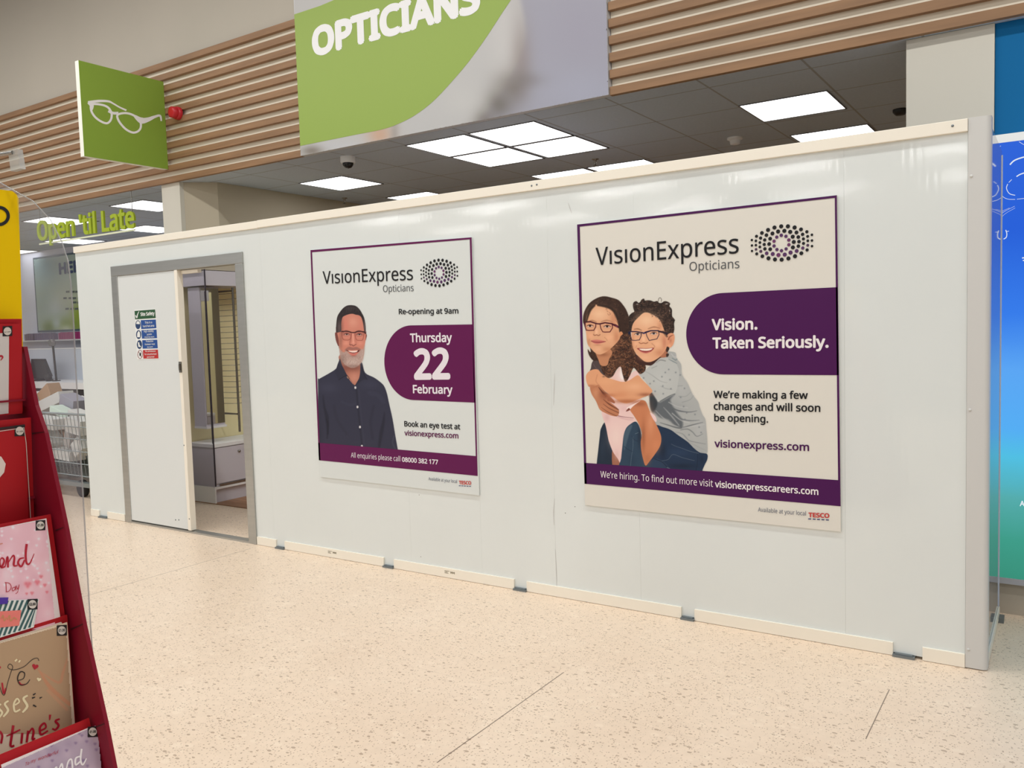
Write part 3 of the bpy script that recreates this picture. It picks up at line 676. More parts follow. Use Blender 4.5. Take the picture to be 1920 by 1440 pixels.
# ---- poster 2: the children
B2 = lambda x, y: (1070+x/2.1811, 350+y/2.1818)
pw2 = (214, 211, 202)
t2 = make_poster('poster_two', 'larger purple-edged poster with two smiling children in glasses hugging', [(1082, 421), (1569, 366), (1576.5, 997), (1097, 947)], PE2, pw2, None, B2)
m_p2 = mat('deep_purple_ink', (72, 26, 78), .35, PE2, spec=.15); m_wh2 = mat('white_ink_2', (228, 222, 222), .4, PE2, spec=.15)
pj = planeY(YP2)
frame_mesh(pj, [(1082, 421), (1569, 366), (1576.2, 949.3), (1096, 907)], [(1087, 425), (1565.2, 371), (1571.5, 900.2), (1100, 907)]).build('border', m_p2, t2)
MB().poly([pj(*p) for p in ((1095.2, 867.8), (1571.5, 900.3), (1576.2, 949.3), (1096.2, 907))]).build('bottom_band', m_p2, t2)
tab(pj, (1570.3, 538.5), B2(620, 435), B2(625, 768), (1572.3, 703.5), B2(472.5, 604)).build('slogan_tab', m_p2, t2)
pj = planeY(YP3)
lines(t2, [('V\u0131s\u0131onExpress', (103, 322), (687, 272), 250)], B2, m_ink, 'brand_lettering', .004)
lines(t2, [('Opticians', (486, 345), (690, 333), 309)], B2, _m['grey_ink'], 'subtitle_lettering', -.008)
lines(t2, [('Vision.', (577, 588), (764, 585), 541, .028), ('Taken Seriously.', (580, 663), (1055, 659), 617, .028)], B2, m_wh2, 'slogan_lettering')
lines(t2, [("We\u2019re making a few", (584, 865), (970, 869), 835, .018), ('changes and will soon', (585, 913), (1021, 922), 882, .018), ('be opening.', (587, 960), (808, 966), 930, .018)], B2, m_ink)
lines(t2, [('visionexpress.com', (588, 1066), (975, 1082), 1035, .018)], B2, m_p2, 'web_address')
lines(t2, [("We\u2019re hiring. To find out more visit", (122, 1189), (582, 1228), 1163, 0), ('visionexpresscareers.com', (590, 1230), (1013, 1262), 1203, .018)], B2, m_wh2)
lines(t2, [('Available at your local', (766, 1329), (962, 1346), 1312, 0)], B2, m_sl, 'small_print')
lines(t2, [('TESCO', (972, 1352), (1058, 1356), 1333, .035)], B2, m_tr, 'store_lettering')
mb = MB()
for k in range(5): outline(mb, [B2(972+k*18, 1357+k), B2(984+k*18, 1358+k), B2(983+k*18, 1362+k), B2(971+k*18, 1361+k)], pj)
mb.build('store_underline', m_tb, t2)
dcol = [m_ink, mat('ink_plum', (70, 40, 72), .4, EW), mat('ink_violet', (74, 30, 84), .4, EW), mat('ink_plum_red', (96, 34, 88), .4, EW)]
D2 = [(pj(1380+x/10.667, 400+y/10.667), r) for x, y, r, c in DOTS]
pxm = lambda p, dx: abs(pj(p[0]+dx, p[1])[0]-pj(*p)[0])
mb2 = MB(); mb1 = MB()
l2, r2 = pj(1380+316/10.667, 400+640/10.667), pj(1380+1519/10.667, 400+543/10.667)
l1, r1 = pj(*A(648, 236)), pj(*A(839, 225)); c2_ = (l2+r2)/2; c1_ = (l1+r1)/2; sc = (r1[0]-l1[0])/(r2[0]-l2[0])
for (p, r), (x, y, _, c) in zip(D2, DOTS):
    rm = r*.5*pj(1469+2, 456)[0]*0+r*(pj(1470, 456)[2]-pj(1470, 457)[2])
    disc(mb2, p, rm, (1, 0, 0), (0, 0, 1), 14, c); q = c1_+(p-c2_)*sc; disc(mb1, q, rm*sc, (1, 0, 0), (0, 0, 1), 14, c)
mb2.build('dotted_eye_logo', dcol, t2); mb1.build('dotted_eye_logo', dcol, t1)

# ================================================================== PRINTED PHOTOGRAPHS ON THE POSTERS
# ---- man
pc = Pic(590, 566, 756, 872, .55, pw1)
Mn = lambda x, y: (580+x/4.966, 560+y/4.966)
Fn = lambda x, y: (620+x/14.4, 565+y/14.4)
pc.T = Mn
SH = (50, 51, 68)
pc.mask = pc.poly([(72, 0), (900, 0), (900, 1500), (92, 1500), (84, 1200)], SH, .5, smooth=False, getmask=True)
pc.T = Fn    # ears behind the head
pc.poly([(125, 880), (140, 845), (190, 835), (260, 880), (270, 1230), (225, 1215), (185, 1150), (145, 1030)], (158, 98, 88), 1)
pc.line([(165, 890), (180, 980), (200, 1090)], [20, 40, 15], (98, 50, 46), 1.4, .7)
pc.poly([(925, 880), (958, 890), (966, 940), (945, 1020), (915, 1090)], (168, 104, 94), 1); pc.line([(945, 910), (948, 950)], 14, (96, 50, 48), 1, .7)
pc.T = Mn    # neck
pc.poly([(285, 520), (490, 520), (480, 610), (490, 720), (425, 815), (350, 740), (300, 640)], (176, 116, 98), 1.2)
pc.blob(400, 640, 95, 40, (112, 66, 58), .75); pc.blob(330, 640, 30, 70, (120, 72, 64), .6); pc.blob(420, 735, 40, 45, (200, 140, 122), .6)
# shirt
pc.poly([(50, 780), (90, 748), (170, 703), (245, 655), (268, 610), (286, 560), (310, 640), (345, 712), (421, 806), (462, 745), (474, 660), (474, 597), (492, 600), (520, 690), (600, 733), (655, 772), (695, 812), (722, 880), (745, 985), (775, 1120), (800, 1270), (824, 1405), (845, 1540), (50, 1540)], SH, 1.0)
for P, wd, c, a in (([(128, 900), (140, 1010), (165, 1110), (172, 1260)], [6, 20, 34, 14], (34, 35, 48), .75), ([(160, 1120), (175, 1180), (165, 1300)], 10, (28, 29, 40), .6),
                    ([(700, 1060), (690, 1150), (668, 1260), (650, 1380)], [6, 26, 34, 20], (35, 36, 49), .7), ([(440, 850), (452, 1000), (470, 1170), (492, 1380)], 10, (37, 38, 51), .9),
                    ([(462, 850), (474, 1000), (492, 1170), (515, 1380)], 6, (62, 63, 80), .5), ([(300, 960), (380, 990), (430, 975)], 22, (58, 60, 78), .4), ([(560, 880), (640, 900), (690, 960)], 40, (60, 61, 80), .35),
                    ([(230, 1000), (260, 1130), (350, 1260)], 26, (44, 45, 60), .5), ([(600, 1000), (570, 1150), (590, 1300)], 26, (42, 43, 58), .5), ([(790, 1280), (775, 1340), (800, 1400)], 10, (80, 84, 96), .4)):
    pc.line(P, wd_ := [q/4.966 for q in wd] if isinstance(wd, list) else wd/4.966, c, 3, a)
pc.blob(180, 830, 90, 50, (64, 65, 84), .5); pc.blob(560, 800, 80, 40, (62, 63, 82), .5); pc.blob(100, 1250, 30, 200, (42, 43, 58), .5)
# collar
pc.poly([(284, 558), (262, 615), (240, 690), (272, 757), (352, 715), (421, 806), (345, 700), (305, 620)], (46, 47, 62), .8, smooth=False)
pc.poly([(474, 595), (480, 680), (462, 745), (425, 808), (440, 800), (500, 755), (540, 752), (512, 690), (492, 610)], (44, 45, 60), .8, smooth=False)
pc.line([(272, 757), (345, 716), (372, 745)], .8, (28, 28, 38), .8); pc.line([(540, 752), (505, 700), (484, 610)], .7, (28, 28, 38), .8, .8); pc.line([(352, 728), (362, 742)], 1.6, (150, 120, 100), .7)
for x, y in ((428, 828), (448, 1008), (471, 1195), (489, 1373)):
    pc.poly([(x-7, y-9), (x+7, y-9), (x+8, y+9), (x-6, y+10)], (205, 203, 205), .8)
# head
pc.poly([(258, 300), (275, 215), (310, 160), (400, 130), (470, 150), (510, 215), (526, 300), (524, 380), (516, 440), (508, 520), (488, 585), (455, 622), (418, 640), (370, 636), (322, 600), (292, 545), (280, 470), (272, 380)], (196, 126, 108), 1)
pc.T = Fn
pc.blob(600, 560, 150, 150, (214, 152, 132), .7); pc.blob(400, 620, 90, 160, (204, 122, 108), .6); pc.blob(820, 620, 60, 160, (204, 128, 112), .5)
pc.blob(300, 700, 50, 250, (142, 90, 78), .7); pc.blob(270, 1100, 50, 200, (134, 92, 80), .6)
pc.blob(420, 1130, 90, 60, (218, 148, 128), .7); pc.blob(800, 1130, 80, 60, (214, 142, 124), .7)
pc.blob(430, 870, 110, 55, (132, 80, 74), .7); pc.blob(770, 880, 110, 55, (128, 76, 70), .7)
pc.T = Mn    # beard
pc.poly([(280, 440), (292, 480), (325, 500), (345, 470), (360, 500), (395, 530), (430, 528), (462, 498), (478, 470), (500, 470), (516, 430), (508, 530), (488, 588), (455, 624), (418, 643), (370, 638), (320, 602), (290, 548)], (170, 148, 140), 2.6, .88)
pc.poly([(335, 470), (370, 448), (405, 455), (440, 450), (478, 470), (470, 486), (440, 476), (400, 480), (365, 476), (342, 490)], (146, 98, 90), 2, .8)
pc.blob(405, 590, 60, 26, (192, 172, 164), .7); pc.blob(310, 560, 25, 40, (126, 104, 98), .6); pc.blob(490, 540, 16, 50, (186, 164, 156), .5); pc.blob(408, 628, 60, 12, (120, 96, 90), .5)
g = np.random.default_rng(3)
for _ in range(240):
    x = g.uniform(285, 512); y = g.uniform(470, 635)
    if ((x-400)/118)**2+((y-520)/122)**2 > 1 or ((x-405)/75)**2+((y-490)/45)**2 < 1: continue
    pc.line([(x, y), (x+g.uniform(-3, 3), y+10)], .35, ((120, 100, 94), (205, 190, 184))[int(g.integers(2))], .6, .5)
pc.poly([(340, 478), (365, 484), (400, 490), (440, 486), (468, 478), (452, 500), (415, 510), (380, 502)], (84, 34, 34), .8)
pc.poly([(362, 486), (400, 486), (448, 484), (440, 496), (412, 502), (382, 497)], (236, 208, 198), .7)
pc.poly([(372, 502), (412, 508), (448, 499), (438, 522), (410, 530), (386, 522)], (194, 112, 102), 1); pc.blob(412, 534, 30, 6, (140, 84, 78), .6)
pc.T = Fn
pc.line([(548, 900), (545, 1000), (520, 1100), (520, 1160)], 2, (146, 84, 76), 2, .6); pc.line([(660, 920), (672, 1040), (690, 1120)], 1.6, (170, 100, 90), 2, .5)
pc.line([(600, 860), (606, 1000), (612, 1110)], 3, (224, 158, 140), 2.2, .8)
pc.line([(515, 1165), (545, 1180), (575, 1170), (610, 1205), (650, 1180), (685, 1160)], 1.3, (110, 58, 54), 1.2, .9); pc.blob(612, 1130, 45, 40, (222, 152, 134), .7)
pc.line([(330, 830), (400, 800), (480, 812), (545, 840)], [1.2, 2.2, 2], (74, 40, 42), 1.3, .8); pc.line([(665, 838), (735, 805), (820, 806), (880, 840)], [2, 2.2, 1.2], (74, 40, 42), 1.3, .8)
for cx, cy in ((435, 895), (775, 900)):
    pc.poly([(cx-60, cy+6), (cx, cy-18), (cx+60, cy+4), (cx, cy+20)], (206, 176, 166), .8); pc.poly([(cx-20, cy-16), (cx+20, cy-16), (cx+22, cy+8), (cx-20, cy+12)], (50, 28, 30), .7); pc.line([(cx-66, cy), (cx, cy-24), (cx+64, cy)], .9, (64, 34, 34), .8)
pc.line([(330, 960), (430, 975), (520, 950)], 1, (214, 140, 128), 1.5, .6); pc.line([(690, 970), (780, 985), (870, 960)], 1, (214, 140, 128), 1.5, .6)
for Pp in ([(298, 820), (305, 930), (335, 1020), (400, 1045), (495, 1040), (540, 985), (560, 870)], [(655, 860), (668, 950), (700, 1040), (780, 1054), (858, 1045), (884, 960), (902, 850)]): pc.line(Pp, .9, (136, 66, 58), .7, .95)
pc.line([(205, 812), (300, 812), (400, 808), (500, 818), (560, 838), (605, 845), (655, 838), (720, 818), (820, 815), (905, 826), (938, 860)], [1.0, 1.9, 1.5, 1.5, 1.7, 2.1, 1.7, 1.5, 1.5, 2.4, 2.6], (52, 24, 28), .8)
pc.line([(205, 808), (280, 808)], 1, (170, 150, 146), .7, .8)
# hair
hm = [(155, 835), (148, 740), (150, 620), (175, 430), (235, 310), (330, 190), (420, 125), (500, 104), (600, 106), (690, 132), (780, 215), (850, 330), (905, 450), (940, 620), (948, 780), (930, 840), (905, 800), (890, 700), (868, 560), (825, 430), (760, 376), (680, 362), (600, 338), (520, 342), (420, 372), (330, 420), (300, 500), (285, 620), (285, 790), (220, 835)]
k = pc.poly(hm, (46, 40, 42), 1, getmask=True); pc.poly(hm, (48, 42, 44), 1)
pc.mask, mk = (k if pc.mask is None else k*pc.mask), pc.mask
pc.blob(235, 700, 60, 190, (98, 84, 84), .8); pc.blob(915, 680, 25, 160, (112, 94, 92), .8); pc.blob(500, 200, 120, 60, (62, 54, 56), .7)
for _ in range(90):
    x = g.uniform(170, 930); y = 130+((x-560)/400)**2*300+g.uniform(0, 160); pc.line([(x, y), (x+g.uniform(-20, 40), y-50)], .5, ((30, 26, 28), (84, 74, 74))[int(g.integers(2))], .7, .4)
pc.mask = mk
pc.build('printed_portrait', planeY(YP1), t1, PE1, .35)['label'] = 'printed man with grey beard glasses and dark navy shirt'

# ---- children
pc = Pic(1088, 548, 1332, 892, .55, pw2)
T3 = lambda x, y: (1080+x/4, 540+y/4)
Gc = lambda x, y: (1080+x/10.286, 545+y/10.286)
Bc = lambda x, y: (1160+x/10.286, 545+y/10.286)
Lc = lambda x, y: (1080+x/7.2, 680+y/7.2)
Rc = lambda x, y: (1190+x/6.26, 660+y/6.26)
pc.T = Lc    # girl's far leg and shin
pc.poly([(390, 805), (335, 895), (320, 1000), (300, 1180), (280, 1360), (280, 1460), (510, 1460), (508, 1200), (450, 1060), (420, 900)], (32, 44, 60), 1)
pc.poly([(490, 1180), (560, 1280), (600, 1345), (600, 1440), (500, 1440)], (152, 100, 80), 1); pc.line([(330, 900), (322, 940)], 1, (160, 170, 180), .8, .6)
pc.blob(360, 1150, 40, 150, (44, 58, 76), .5)
pc.T = Rc    # boy's shirt body
pc.poly([(380, 5), (430, -5), (482, 12), (495, 75), (545, 145), (553, 250), (575, 300), (622, 368), (655, 440), (690, 510), (745, 585), (765, 650), (800, 740), (830, 790), (842, 900), (853, 1040), (850, 1195), (770, 1175), (700, 1130), (620, 1050), (500, 965), (380, 900), (255, 865), (210, 720), (175, 560), (190, 455), (240, 300), (300, 120)], (166, 169, 168), 1)
pc.blob(560, 420, 80, 160, (178, 181, 180), .6); pc.blob(760, 900, 70, 120, (174, 177, 178), .6); pc.blob(480, 650, 130, 90, (150, 154, 156), .7)
pc.poly([(178, 470), (215, 500), (280, 585), (350, 560), (470, 495), (420, 560), (450, 640), (500, 720), (560, 800), (555, 890), (470, 865), (400, 800), (300, 770), (240, 720), (195, 690)], (82, 88, 94), 6, .85)
pc.poly([(178, 470), (215, 500), (262, 580), (255, 650), (210, 700), (180, 640)], (46, 52, 58), 4, .85)
for P, wd, c, a in (([(385, 600), (430, 650), (520, 690), (640, 705), (730, 690)], [1, 3.2, 2.6, 1.5, .6], (96, 101, 106), .9), ([(400, 590), (500, 640), (620, 655)], 1.8, (178, 181, 180), .7), ([(340, 650), (440, 760), (520, 860)], [1, 3, 2], (150, 154, 156), .8),
                    ([(250, 690), (330, 770), (440, 850), (530, 890)], [1, 2.6, 2.4], (160, 163, 164), .8), ([(430, 700), (520, 775), (640, 805), (760, 800)], [1, 2.8, 2, .6], (108, 113, 118), .9), ([(440, 720), (540, 800), (640, 830)], 1.6, (184, 187, 186), .7),
                    ([(300, 830), (400, 860), (530, 892), (680, 855), (800, 825)], [.8, 1.8, 2.6, 1.6, .6], (92, 97, 102), .9), ([(540, 915), (620, 905), (680, 940), (730, 990), (800, 960)], [1.4, 2, 1.6, .6], (112, 117, 120), .85), ([(560, 890), (700, 870), (820, 850)], 1.6, (184, 187, 187), .6),
                    ([(480, 940), (560, 960), (600, 1000), (640, 1040), (720, 1060), (830, 1080)], [.6, 1.6, 1.4, .8], (120, 124, 128), .8), ([(520, 520), (600, 520), (660, 470)], [1.6, .6], (140, 144, 146), .7), ([(560, 590), (650, 560), (690, 510)], [1.4, .5], (134, 138, 140), .7),
                    ([(500, 400), (560, 395)], 1.6, (140, 144, 146), .6), ([(620, 1050), (700, 1090), (840, 1160)], 1.2, (150, 153, 154), .7)):
    pc.line(P, wd, c, 1.6, a)
# boy's jeans
pc.poly([(250, 868), (330, 880), (420, 912), (500, 968), (620, 1052), (700, 1132), (770, 1180), (850, 1198), (853, 1260), (822, 1325), (795, 1395), (795, 1470), (60, 1470), (180, 1250), (300, 1060)], (33, 50, 74), 1)
pc.poly([(235, 1250), (330, 1285), (400, 1350), (470, 1470), (80, 1470), (120, 1340)], (44, 62, 86), 2)
pc.blob(520, 1180, 150, 60, (42, 62, 90), .6); pc.blob(330, 1160, 40, 80, (24, 36, 54), .7); pc.blob(560, 1340, 160, 30, (24, 36, 54), .7); pc.blob(790, 1260, 30, 50, (26, 38, 56), .6)
for P in ([(430, 1080), (480, 1105), (560, 1132), (650, 1165), (750, 1190)], [(320, 1278), (395, 1260), (450, 1202), (560, 1240), (700, 1275)]): pc.line(P, .5, (118, 128, 136), .7, .8)
pc.line([(740, 1200), (738, 1290), (720, 1390)], .8, (22, 32, 48), .8, .8); pc.line([(235, 1255), (320, 1290), (380, 1350)], 1.2, (20, 30, 46), 1.2, .8); pc.line([(380, 1355), (420, 1375)], .8, (150, 158, 164), .8, .7)
pc.T = Lc    # girl's pink top
pc.poly([(470, 220), (540, 120), (600, 40), (660, 50), (700, 160), (800, 110), (860, 140), (890, 350), (880, 480), (860, 520), (760, 590), (770, 700), (815, 800), (740, 830), (700, 870), (660, 950), (640, 1020), (625, 1180), (600, 1350), (560, 1290), (500, 1205), (450, 1080), (430, 1000), (400, 850), (345, 660), (420, 560)], (226, 194, 190), 1)
pc.blob(620, 150, 60, 100, (240, 226, 222), .8); pc.blob(540, 1000, 90, 140, (232, 208, 200), .7); pc.blob(660, 620, 70, 40, (216, 178, 178), .6); pc.blob(420, 740, 40, 60, (206, 168, 166), .6)
pc.line([(540, 712), (660, 735), (775, 748)], [1.6, .9, .7], (128, 76, 84), .9, .9); pc.line([(560, 730), (680, 765), (760, 770)], 2.6, (204, 164, 166), 2, .6)
pc.blob(550, 1250, 30, 60, (206, 170, 168), .5); pc.line([(600, 1350), (625, 1180), (640, 1020)], 2, (200, 160, 160), 2, .5)
pc.poly([(600, 60), (640, 45), (650, 160), (640, 230), (600, 200)], (240, 230, 228), 2, .8)
# boy's near leg over the girl's hip
pc.poly([(600, 1440), (610, 1290), (625, 1140), (645, 980), (680, 880), (740, 825), (800, 795), (840, 830), (870, 920), (885, 1040), (880, 1150), (905, 1240), (960, 1330), (960, 1440)], (46, 66, 86), 1)
pc.poly([(640, 1030), (665, 920), (720, 850), (760, 850), (720, 960), (690, 1060), (650, 1180)], (74, 94, 110), 4, .8); pc.blob(860, 1000, 30, 160, (28, 42, 60), .7); pc.blob(760, 1320, 60, 90, (38, 56, 76), .6)
pc.line([(770, 1000), (768, 1150), (750, 1260), (735, 1400)], .5, (120, 136, 148), .7, .7); pc.line([(650, 1130), (700, 1170), (760, 1200)], 1, (30, 44, 62), 1.2, .7); pc.line([(750, 990), (790, 1040), (840, 1060)], .9, (30, 44, 62), 1.2, .7); pc.line([(800, 960), (840, 945)], .8, (130, 146, 156), .8, .6)
pc.T = T3    # girl's arm hanging down to hold the leg
pc.poly([(402, 905), (440, 865), (480, 842), (520, 850), (548, 910), (570, 965), (600, 1020), (632, 1090), (640, 1140), (628, 1190), (590, 1250), (548, 1305), (522, 1332), (505, 1290), (490, 1220), (486, 1150), (495, 1090), (470, 1020), (435, 960)], (194, 124, 88), 1)
pc.blob(560, 1010, 26, 90, (214, 148, 112), .7); pc.blob(505, 1120, 16, 110, (150, 90, 62), .7); pc.blob(480, 870, 50, 18, (150, 88, 62), .7); pc.blob(600, 1180, 30, 50, (206, 134, 96), .6); pc.blob(535, 1280, 24, 40, (170, 106, 74), .6)
pc.poly([(555, 935), (590, 955), (604, 985), (600, 1005), (580, 985)], (228, 200, 200), 1.2)   # pink sleeve edge behind
pc.poly([(380, 900), (430, 870), (480, 845), (476, 852), (430, 885), (400, 915)], (240, 218, 214), 1); pc.poly([(374, 925), (395, 900), (406, 912), (392, 922)], (120, 64, 56), .9)
# dark sleeve and lower hand on the left
pc.poly([(122, 555), (112, 600), (108, 625), (170, 640), (215, 655), (230, 600), (190, 545), (160, 520)], (78, 66, 66), 1.2); pc.line([(130, 570), (150, 600), (170, 610)], 1, (120, 105, 105), 1.2, .6)
pc.poly([(108, 735), (170, 722), (215, 775), (262, 820), (290, 850), (288, 862), (250, 850), (315, 905), (322, 938), (308, 962), (270, 958), (225, 940), (180, 912), (148, 845), (115, 790)], (182, 120, 88), 1)
pc.blob(150, 790, 24, 40, (206, 146, 110), .7); pc.blob(220, 800, 40, 30, (118, 66, 50), .8); pc.blob(200, 900, 40, 16, (196, 134, 100), .6)
for P, wd in (([(170, 745), (215, 800), (285, 858)], [1, 4, 2]), ([(205, 835), (250, 872), (318, 912)], [.6, 2.4, 1.6]), ([(205, 870), (250, 903), (320, 936)], [.5, 1.3, 1.2]), ([(190, 895), (240, 930), (305, 960)], [.4, 1, 1]), ([(240, 840), (285, 862)], 1.6)): pc.line(P, wd, (92, 48, 38), 1.2, .8)
pc.poly([(225, 815), (262, 822), (290, 852), (284, 862), (250, 850)], (160, 98, 74), 1.2, .9)
# boy's sleeve with dots
pc.T = Rc
pc.poly([(50, 262), (100, 235), (150, 190), (220, 125), (290, 80), (335, 58), (400, 75), (470, 110), (520, 220), (510, 360), (472, 490), (380, 530), (280, 582), (262, 560), (215, 490), (190, 455), (150, 385), (105, 320)], (180, 183, 181), 1)
pc.blob(300, 330, 110, 90, (188, 191, 189), .7)
for P, wd, c, a in (([(120, 225), (200, 270), (300, 340), (380, 360)], [.6, 1.6, .8], (150, 154, 154), .7), ([(250, 130), (300, 95), (360, 105)], [.5, 1.8, 1.8], (118, 122, 124), .8), ([(200, 190), (260, 165)], 1.4, (140, 144, 144), .7), ([(300, 400), (370, 430), (440, 440)], [.5, 1.6, 1], (150, 154, 155), .7),
                    ([(470, 492), (400, 520), (300, 578)], 1.6, (84, 90, 95), .8), ([(400, 85), (450, 110), (495, 135)], [1, 2, 1], (112, 124, 128), .8), ([(440, 70), (480, 95), (497, 80)], [1, 1.6, 1], (96, 116, 122), .8), ([(430, 20), (460, 55), (490, 60)], 1.2, (196, 200, 200), .7)): pc.line(P, wd, c, 1.3, a)
for x, y in ((400, 205), (320, 290), (415, 325), (225, 342), (330, 400), (425, 432), (240, 462), (335, 490), (535, 270), (482, 240), (585, 427), (540, 532), (575, 640), (610, 715), (708, 733), (757, 882), (780, 945), (638, 972), (105, 305), (180, 372), (360, 240), (590, 790)): pc.blob(x, y, 9, 9, (112, 118, 124), .85)
# curly hair of the girl, behind the faces
pc.T = T3
hair = [(52, 250), (56, 200), (75, 150), (110, 105), (165, 72), (215, 62), (265, 72), (318, 90), (355, 130), (382, 175), (400, 235), (404, 320), (425, 420), (450, 495), (490, 545), (522, 585), (515, 625), (480, 645), (455, 620), (430, 600), (405, 655), (372, 705), (350, 650), (335, 590), (305, 612), (275, 662), (235, 675), (205, 640), (185, 590), (165, 545), (130, 545), (98, 505), (88, 460), (110, 480), (96, 400), (74, 320), (60, 275)]
pc.poly(hair, (58, 40, 33), 1.6); k = pc.poly(hair, (0, 0, 0), 1.6, getmask=True)
low = pc.poly([(240, 400), (420, 340), (530, 560), (530, 700), (180, 700), (200, 520)], (0, 0, 0), 12, getmask=True)*k
pc.curls(k, [(36, 25, 22), (74, 54, 44), (90, 66, 52), (44, 32, 28)], 420, 1.6, 4, .8, 5)
pc.curls(low, [(134, 88, 60), (160, 108, 76), (96, 58, 40), (60, 34, 26), (176, 126, 92), (46, 28, 24)], 900, 1.0, 2.8, .8, 6)
pc.blob(420, 500, 30, 60, (44, 28, 24), .5); pc.blob(300, 560, 60, 60, (120, 78, 54), .25)
# forearm of the boy across the girl's chest
pc.poly([(74, 665), (90, 632), (125, 612), (165, 612), (190, 640), (235, 672), (290, 690), (350, 704), (400, 692), (440, 665), (468, 655), (500, 690), (545, 735), (573, 772), (548, 800), (500, 822), (450, 842), (410, 858), (370, 866), (320, 848), (275, 815), (215, 772), (170, 728), (140, 738), (105, 742), (82, 715)], (216, 156, 118), 1)
pc.blob(440, 740, 70, 30, (230, 178, 140), .7); pc.blob(230, 700, 60, 26, (224, 166, 126), .7); pc.blob(380, 850, 110, 16, (166, 98, 66), .8); pc.blob(250, 805, 60, 14, (182, 112, 78), .7); pc.blob(520, 800, 50, 14, (150, 92, 66), .8); pc.blob(120, 735, 40, 10, (170, 108, 78), .8)
pc.line([(160, 650), (150, 700), (175, 730)], 1, (178, 116, 84), 1.6, .6); pc.blob(208, 664, 10, 6, (110, 80, 60), .7); pc.blob(340, 800, 50, 24, (206, 138, 100), .6)
# girl: neck and face
pc.T = Gc
pc.poly([(380, 1190), (450, 1220), (560, 1180), (640, 1120), (700, 1200), (640, 1320), (600, 1440), (480, 1440), (430, 1330), (400, 1260)], (188, 130, 96), 1.4); pc.blob(520, 1230, 110, 40, (140, 88, 62), .7)
pc.poly([(355, 280), (420, 272), (500, 300), (600, 320), (690, 370), (760, 450), (800, 560), (822, 680), (845, 800), (848, 900), (820, 960), (760, 1030), (690, 1100), (600, 1170), (520, 1215), (450, 1232), (385, 1210), (300, 1130), (238, 1050), (210, 960), (196, 840), (185, 740), (190, 600), (210, 480), (280, 350)], (216, 162, 126), 1)
pc.blob(450, 450, 170, 120, (236, 194, 158), .75); pc.blob(720, 560, 60, 140, (196, 134, 102), .7); pc.blob(780, 900, 60, 120, (190, 124, 90), .7); pc.blob(240, 1000, 40, 100, (190, 130, 96), .6); pc.blob(600, 1130, 130, 50, (184, 124, 88), .6)
pc.blob(280, 870, 60, 60, (232, 172, 136), .7); pc.blob(640, 900, 90, 70, (232, 176, 138), .7); pc.blob(430, 1130, 90, 50, (230, 178, 142), .7); pc.blob(395, 790, 35, 60, (238, 190, 156), .7)
pc.line([(230, 598), (310, 575), (390, 605)], [1, 2.4, 1.4], (150, 104, 76), 2, .7); pc.line([(490, 600), (590, 572), (700, 600)], [1.4, 2.4, 1], (160, 110, 84), 2, .7)
for cx, cy in ((270, 680), (600, 690)):
    pc.blob(cx, cy, 80, 36, (176, 120, 98), .6); pc.poly([(cx-55, cy+8), (cx, cy-16), (cx+55, cy+6), (cx, cy+24)], (216, 190, 178), .9); pc.poly([(cx-22, cy-16), (cx+20, cy-16), (cx+22, cy+12), (cx, cy+20), (cx-20, cy+12)], (50, 32, 28), .8); pc.line([(cx-62, cy+2), (cx, cy-24), (cx+62, cy)], 1.1, (66, 40, 36), .9)
pc.line([(360, 700), (352, 780), (340, 840)], 1.6, (190, 132, 102), 2, .5); pc.line([(340, 848), (362, 862), (400, 852), (430, 866), (462, 850)], 1.5, (132, 78, 58), 1.2, .85); pc.line([(550, 900), (590, 940), (600, 965)], 1, (170, 112, 84), 1.4, .6); pc.line([(262, 940), (255, 970)], 1, (176, 118, 90), 1.4, .5)
pc.poly([(290, 968), (350, 948), (410, 945), (480, 955), (572, 980), (500, 1010), (420, 1030), (350, 1015)], (200, 118, 108), 1.4); pc.line([(288, 970), (350, 990), (420, 996), (500, 992), (572, 980)], [.8, 1.4, 1.5, .8], (124, 52, 52), .9); pc.blob(420, 1050, 70, 12, (186, 124, 96), .6)
for Pp in ([(165, 608), (280, 602), (383, 635), (380, 700), (342, 765), (240, 768), (196, 762), (180, 700)], [(462, 645), (560, 622), (700, 640), (703, 720), (655, 795), (560, 800), (515, 792), (480, 730)]): pc.line(Pp, 1.6, (76, 22, 36), .8, closed=True, smooth=False)
pc.line([(165, 606), (280, 598), (383, 632), (425, 640), (462, 640), (560, 618), (700, 638)], 2.4, (66, 20, 34), .9, smooth=False); pc.line([(700, 648), (760, 670), (822, 705)], [3, 4.2, 3.6], (72, 20, 36), 1, smooth=False); pc.line([(770, 680), (800, 695)], 1, (150, 80, 120), 1, .7)
pc.line([(200, 730), (230, 757), (330, 757)], .9, (150, 80, 60), .8, .7); pc.line([(500, 760), (530, 790), (640, 790)], .9, (150, 80, 60), .8, .7)
# hair over the forehead and cheek
for P, wd in (([(360, 285), (280, 360), (235, 470), (200, 600)], [3, 5, 4, 2.5]), ([(420, 280), (600, 310), (720, 380), (790, 500), (830, 640), (850, 790)], [3, 5, 5, 5, 4, 3])): pc.line(P, wd, (52, 38, 32), 2.2, .95)
for P in ([(560, 320), (590, 350), (570, 365)], [(600, 330), (600, 400), (620, 400)], [(640, 420), (665, 450), (630, 470), (610, 440)], [(760, 560), (800, 620), (820, 560)], [(690, 380), (730, 440), (760, 540)]): pc.line(P, .7, (130, 80, 58), .9, .7)
pc.poly([(845, 800), (880, 790), (905, 830), (890, 850), (850, 880)], (206, 140, 98), 1.2)
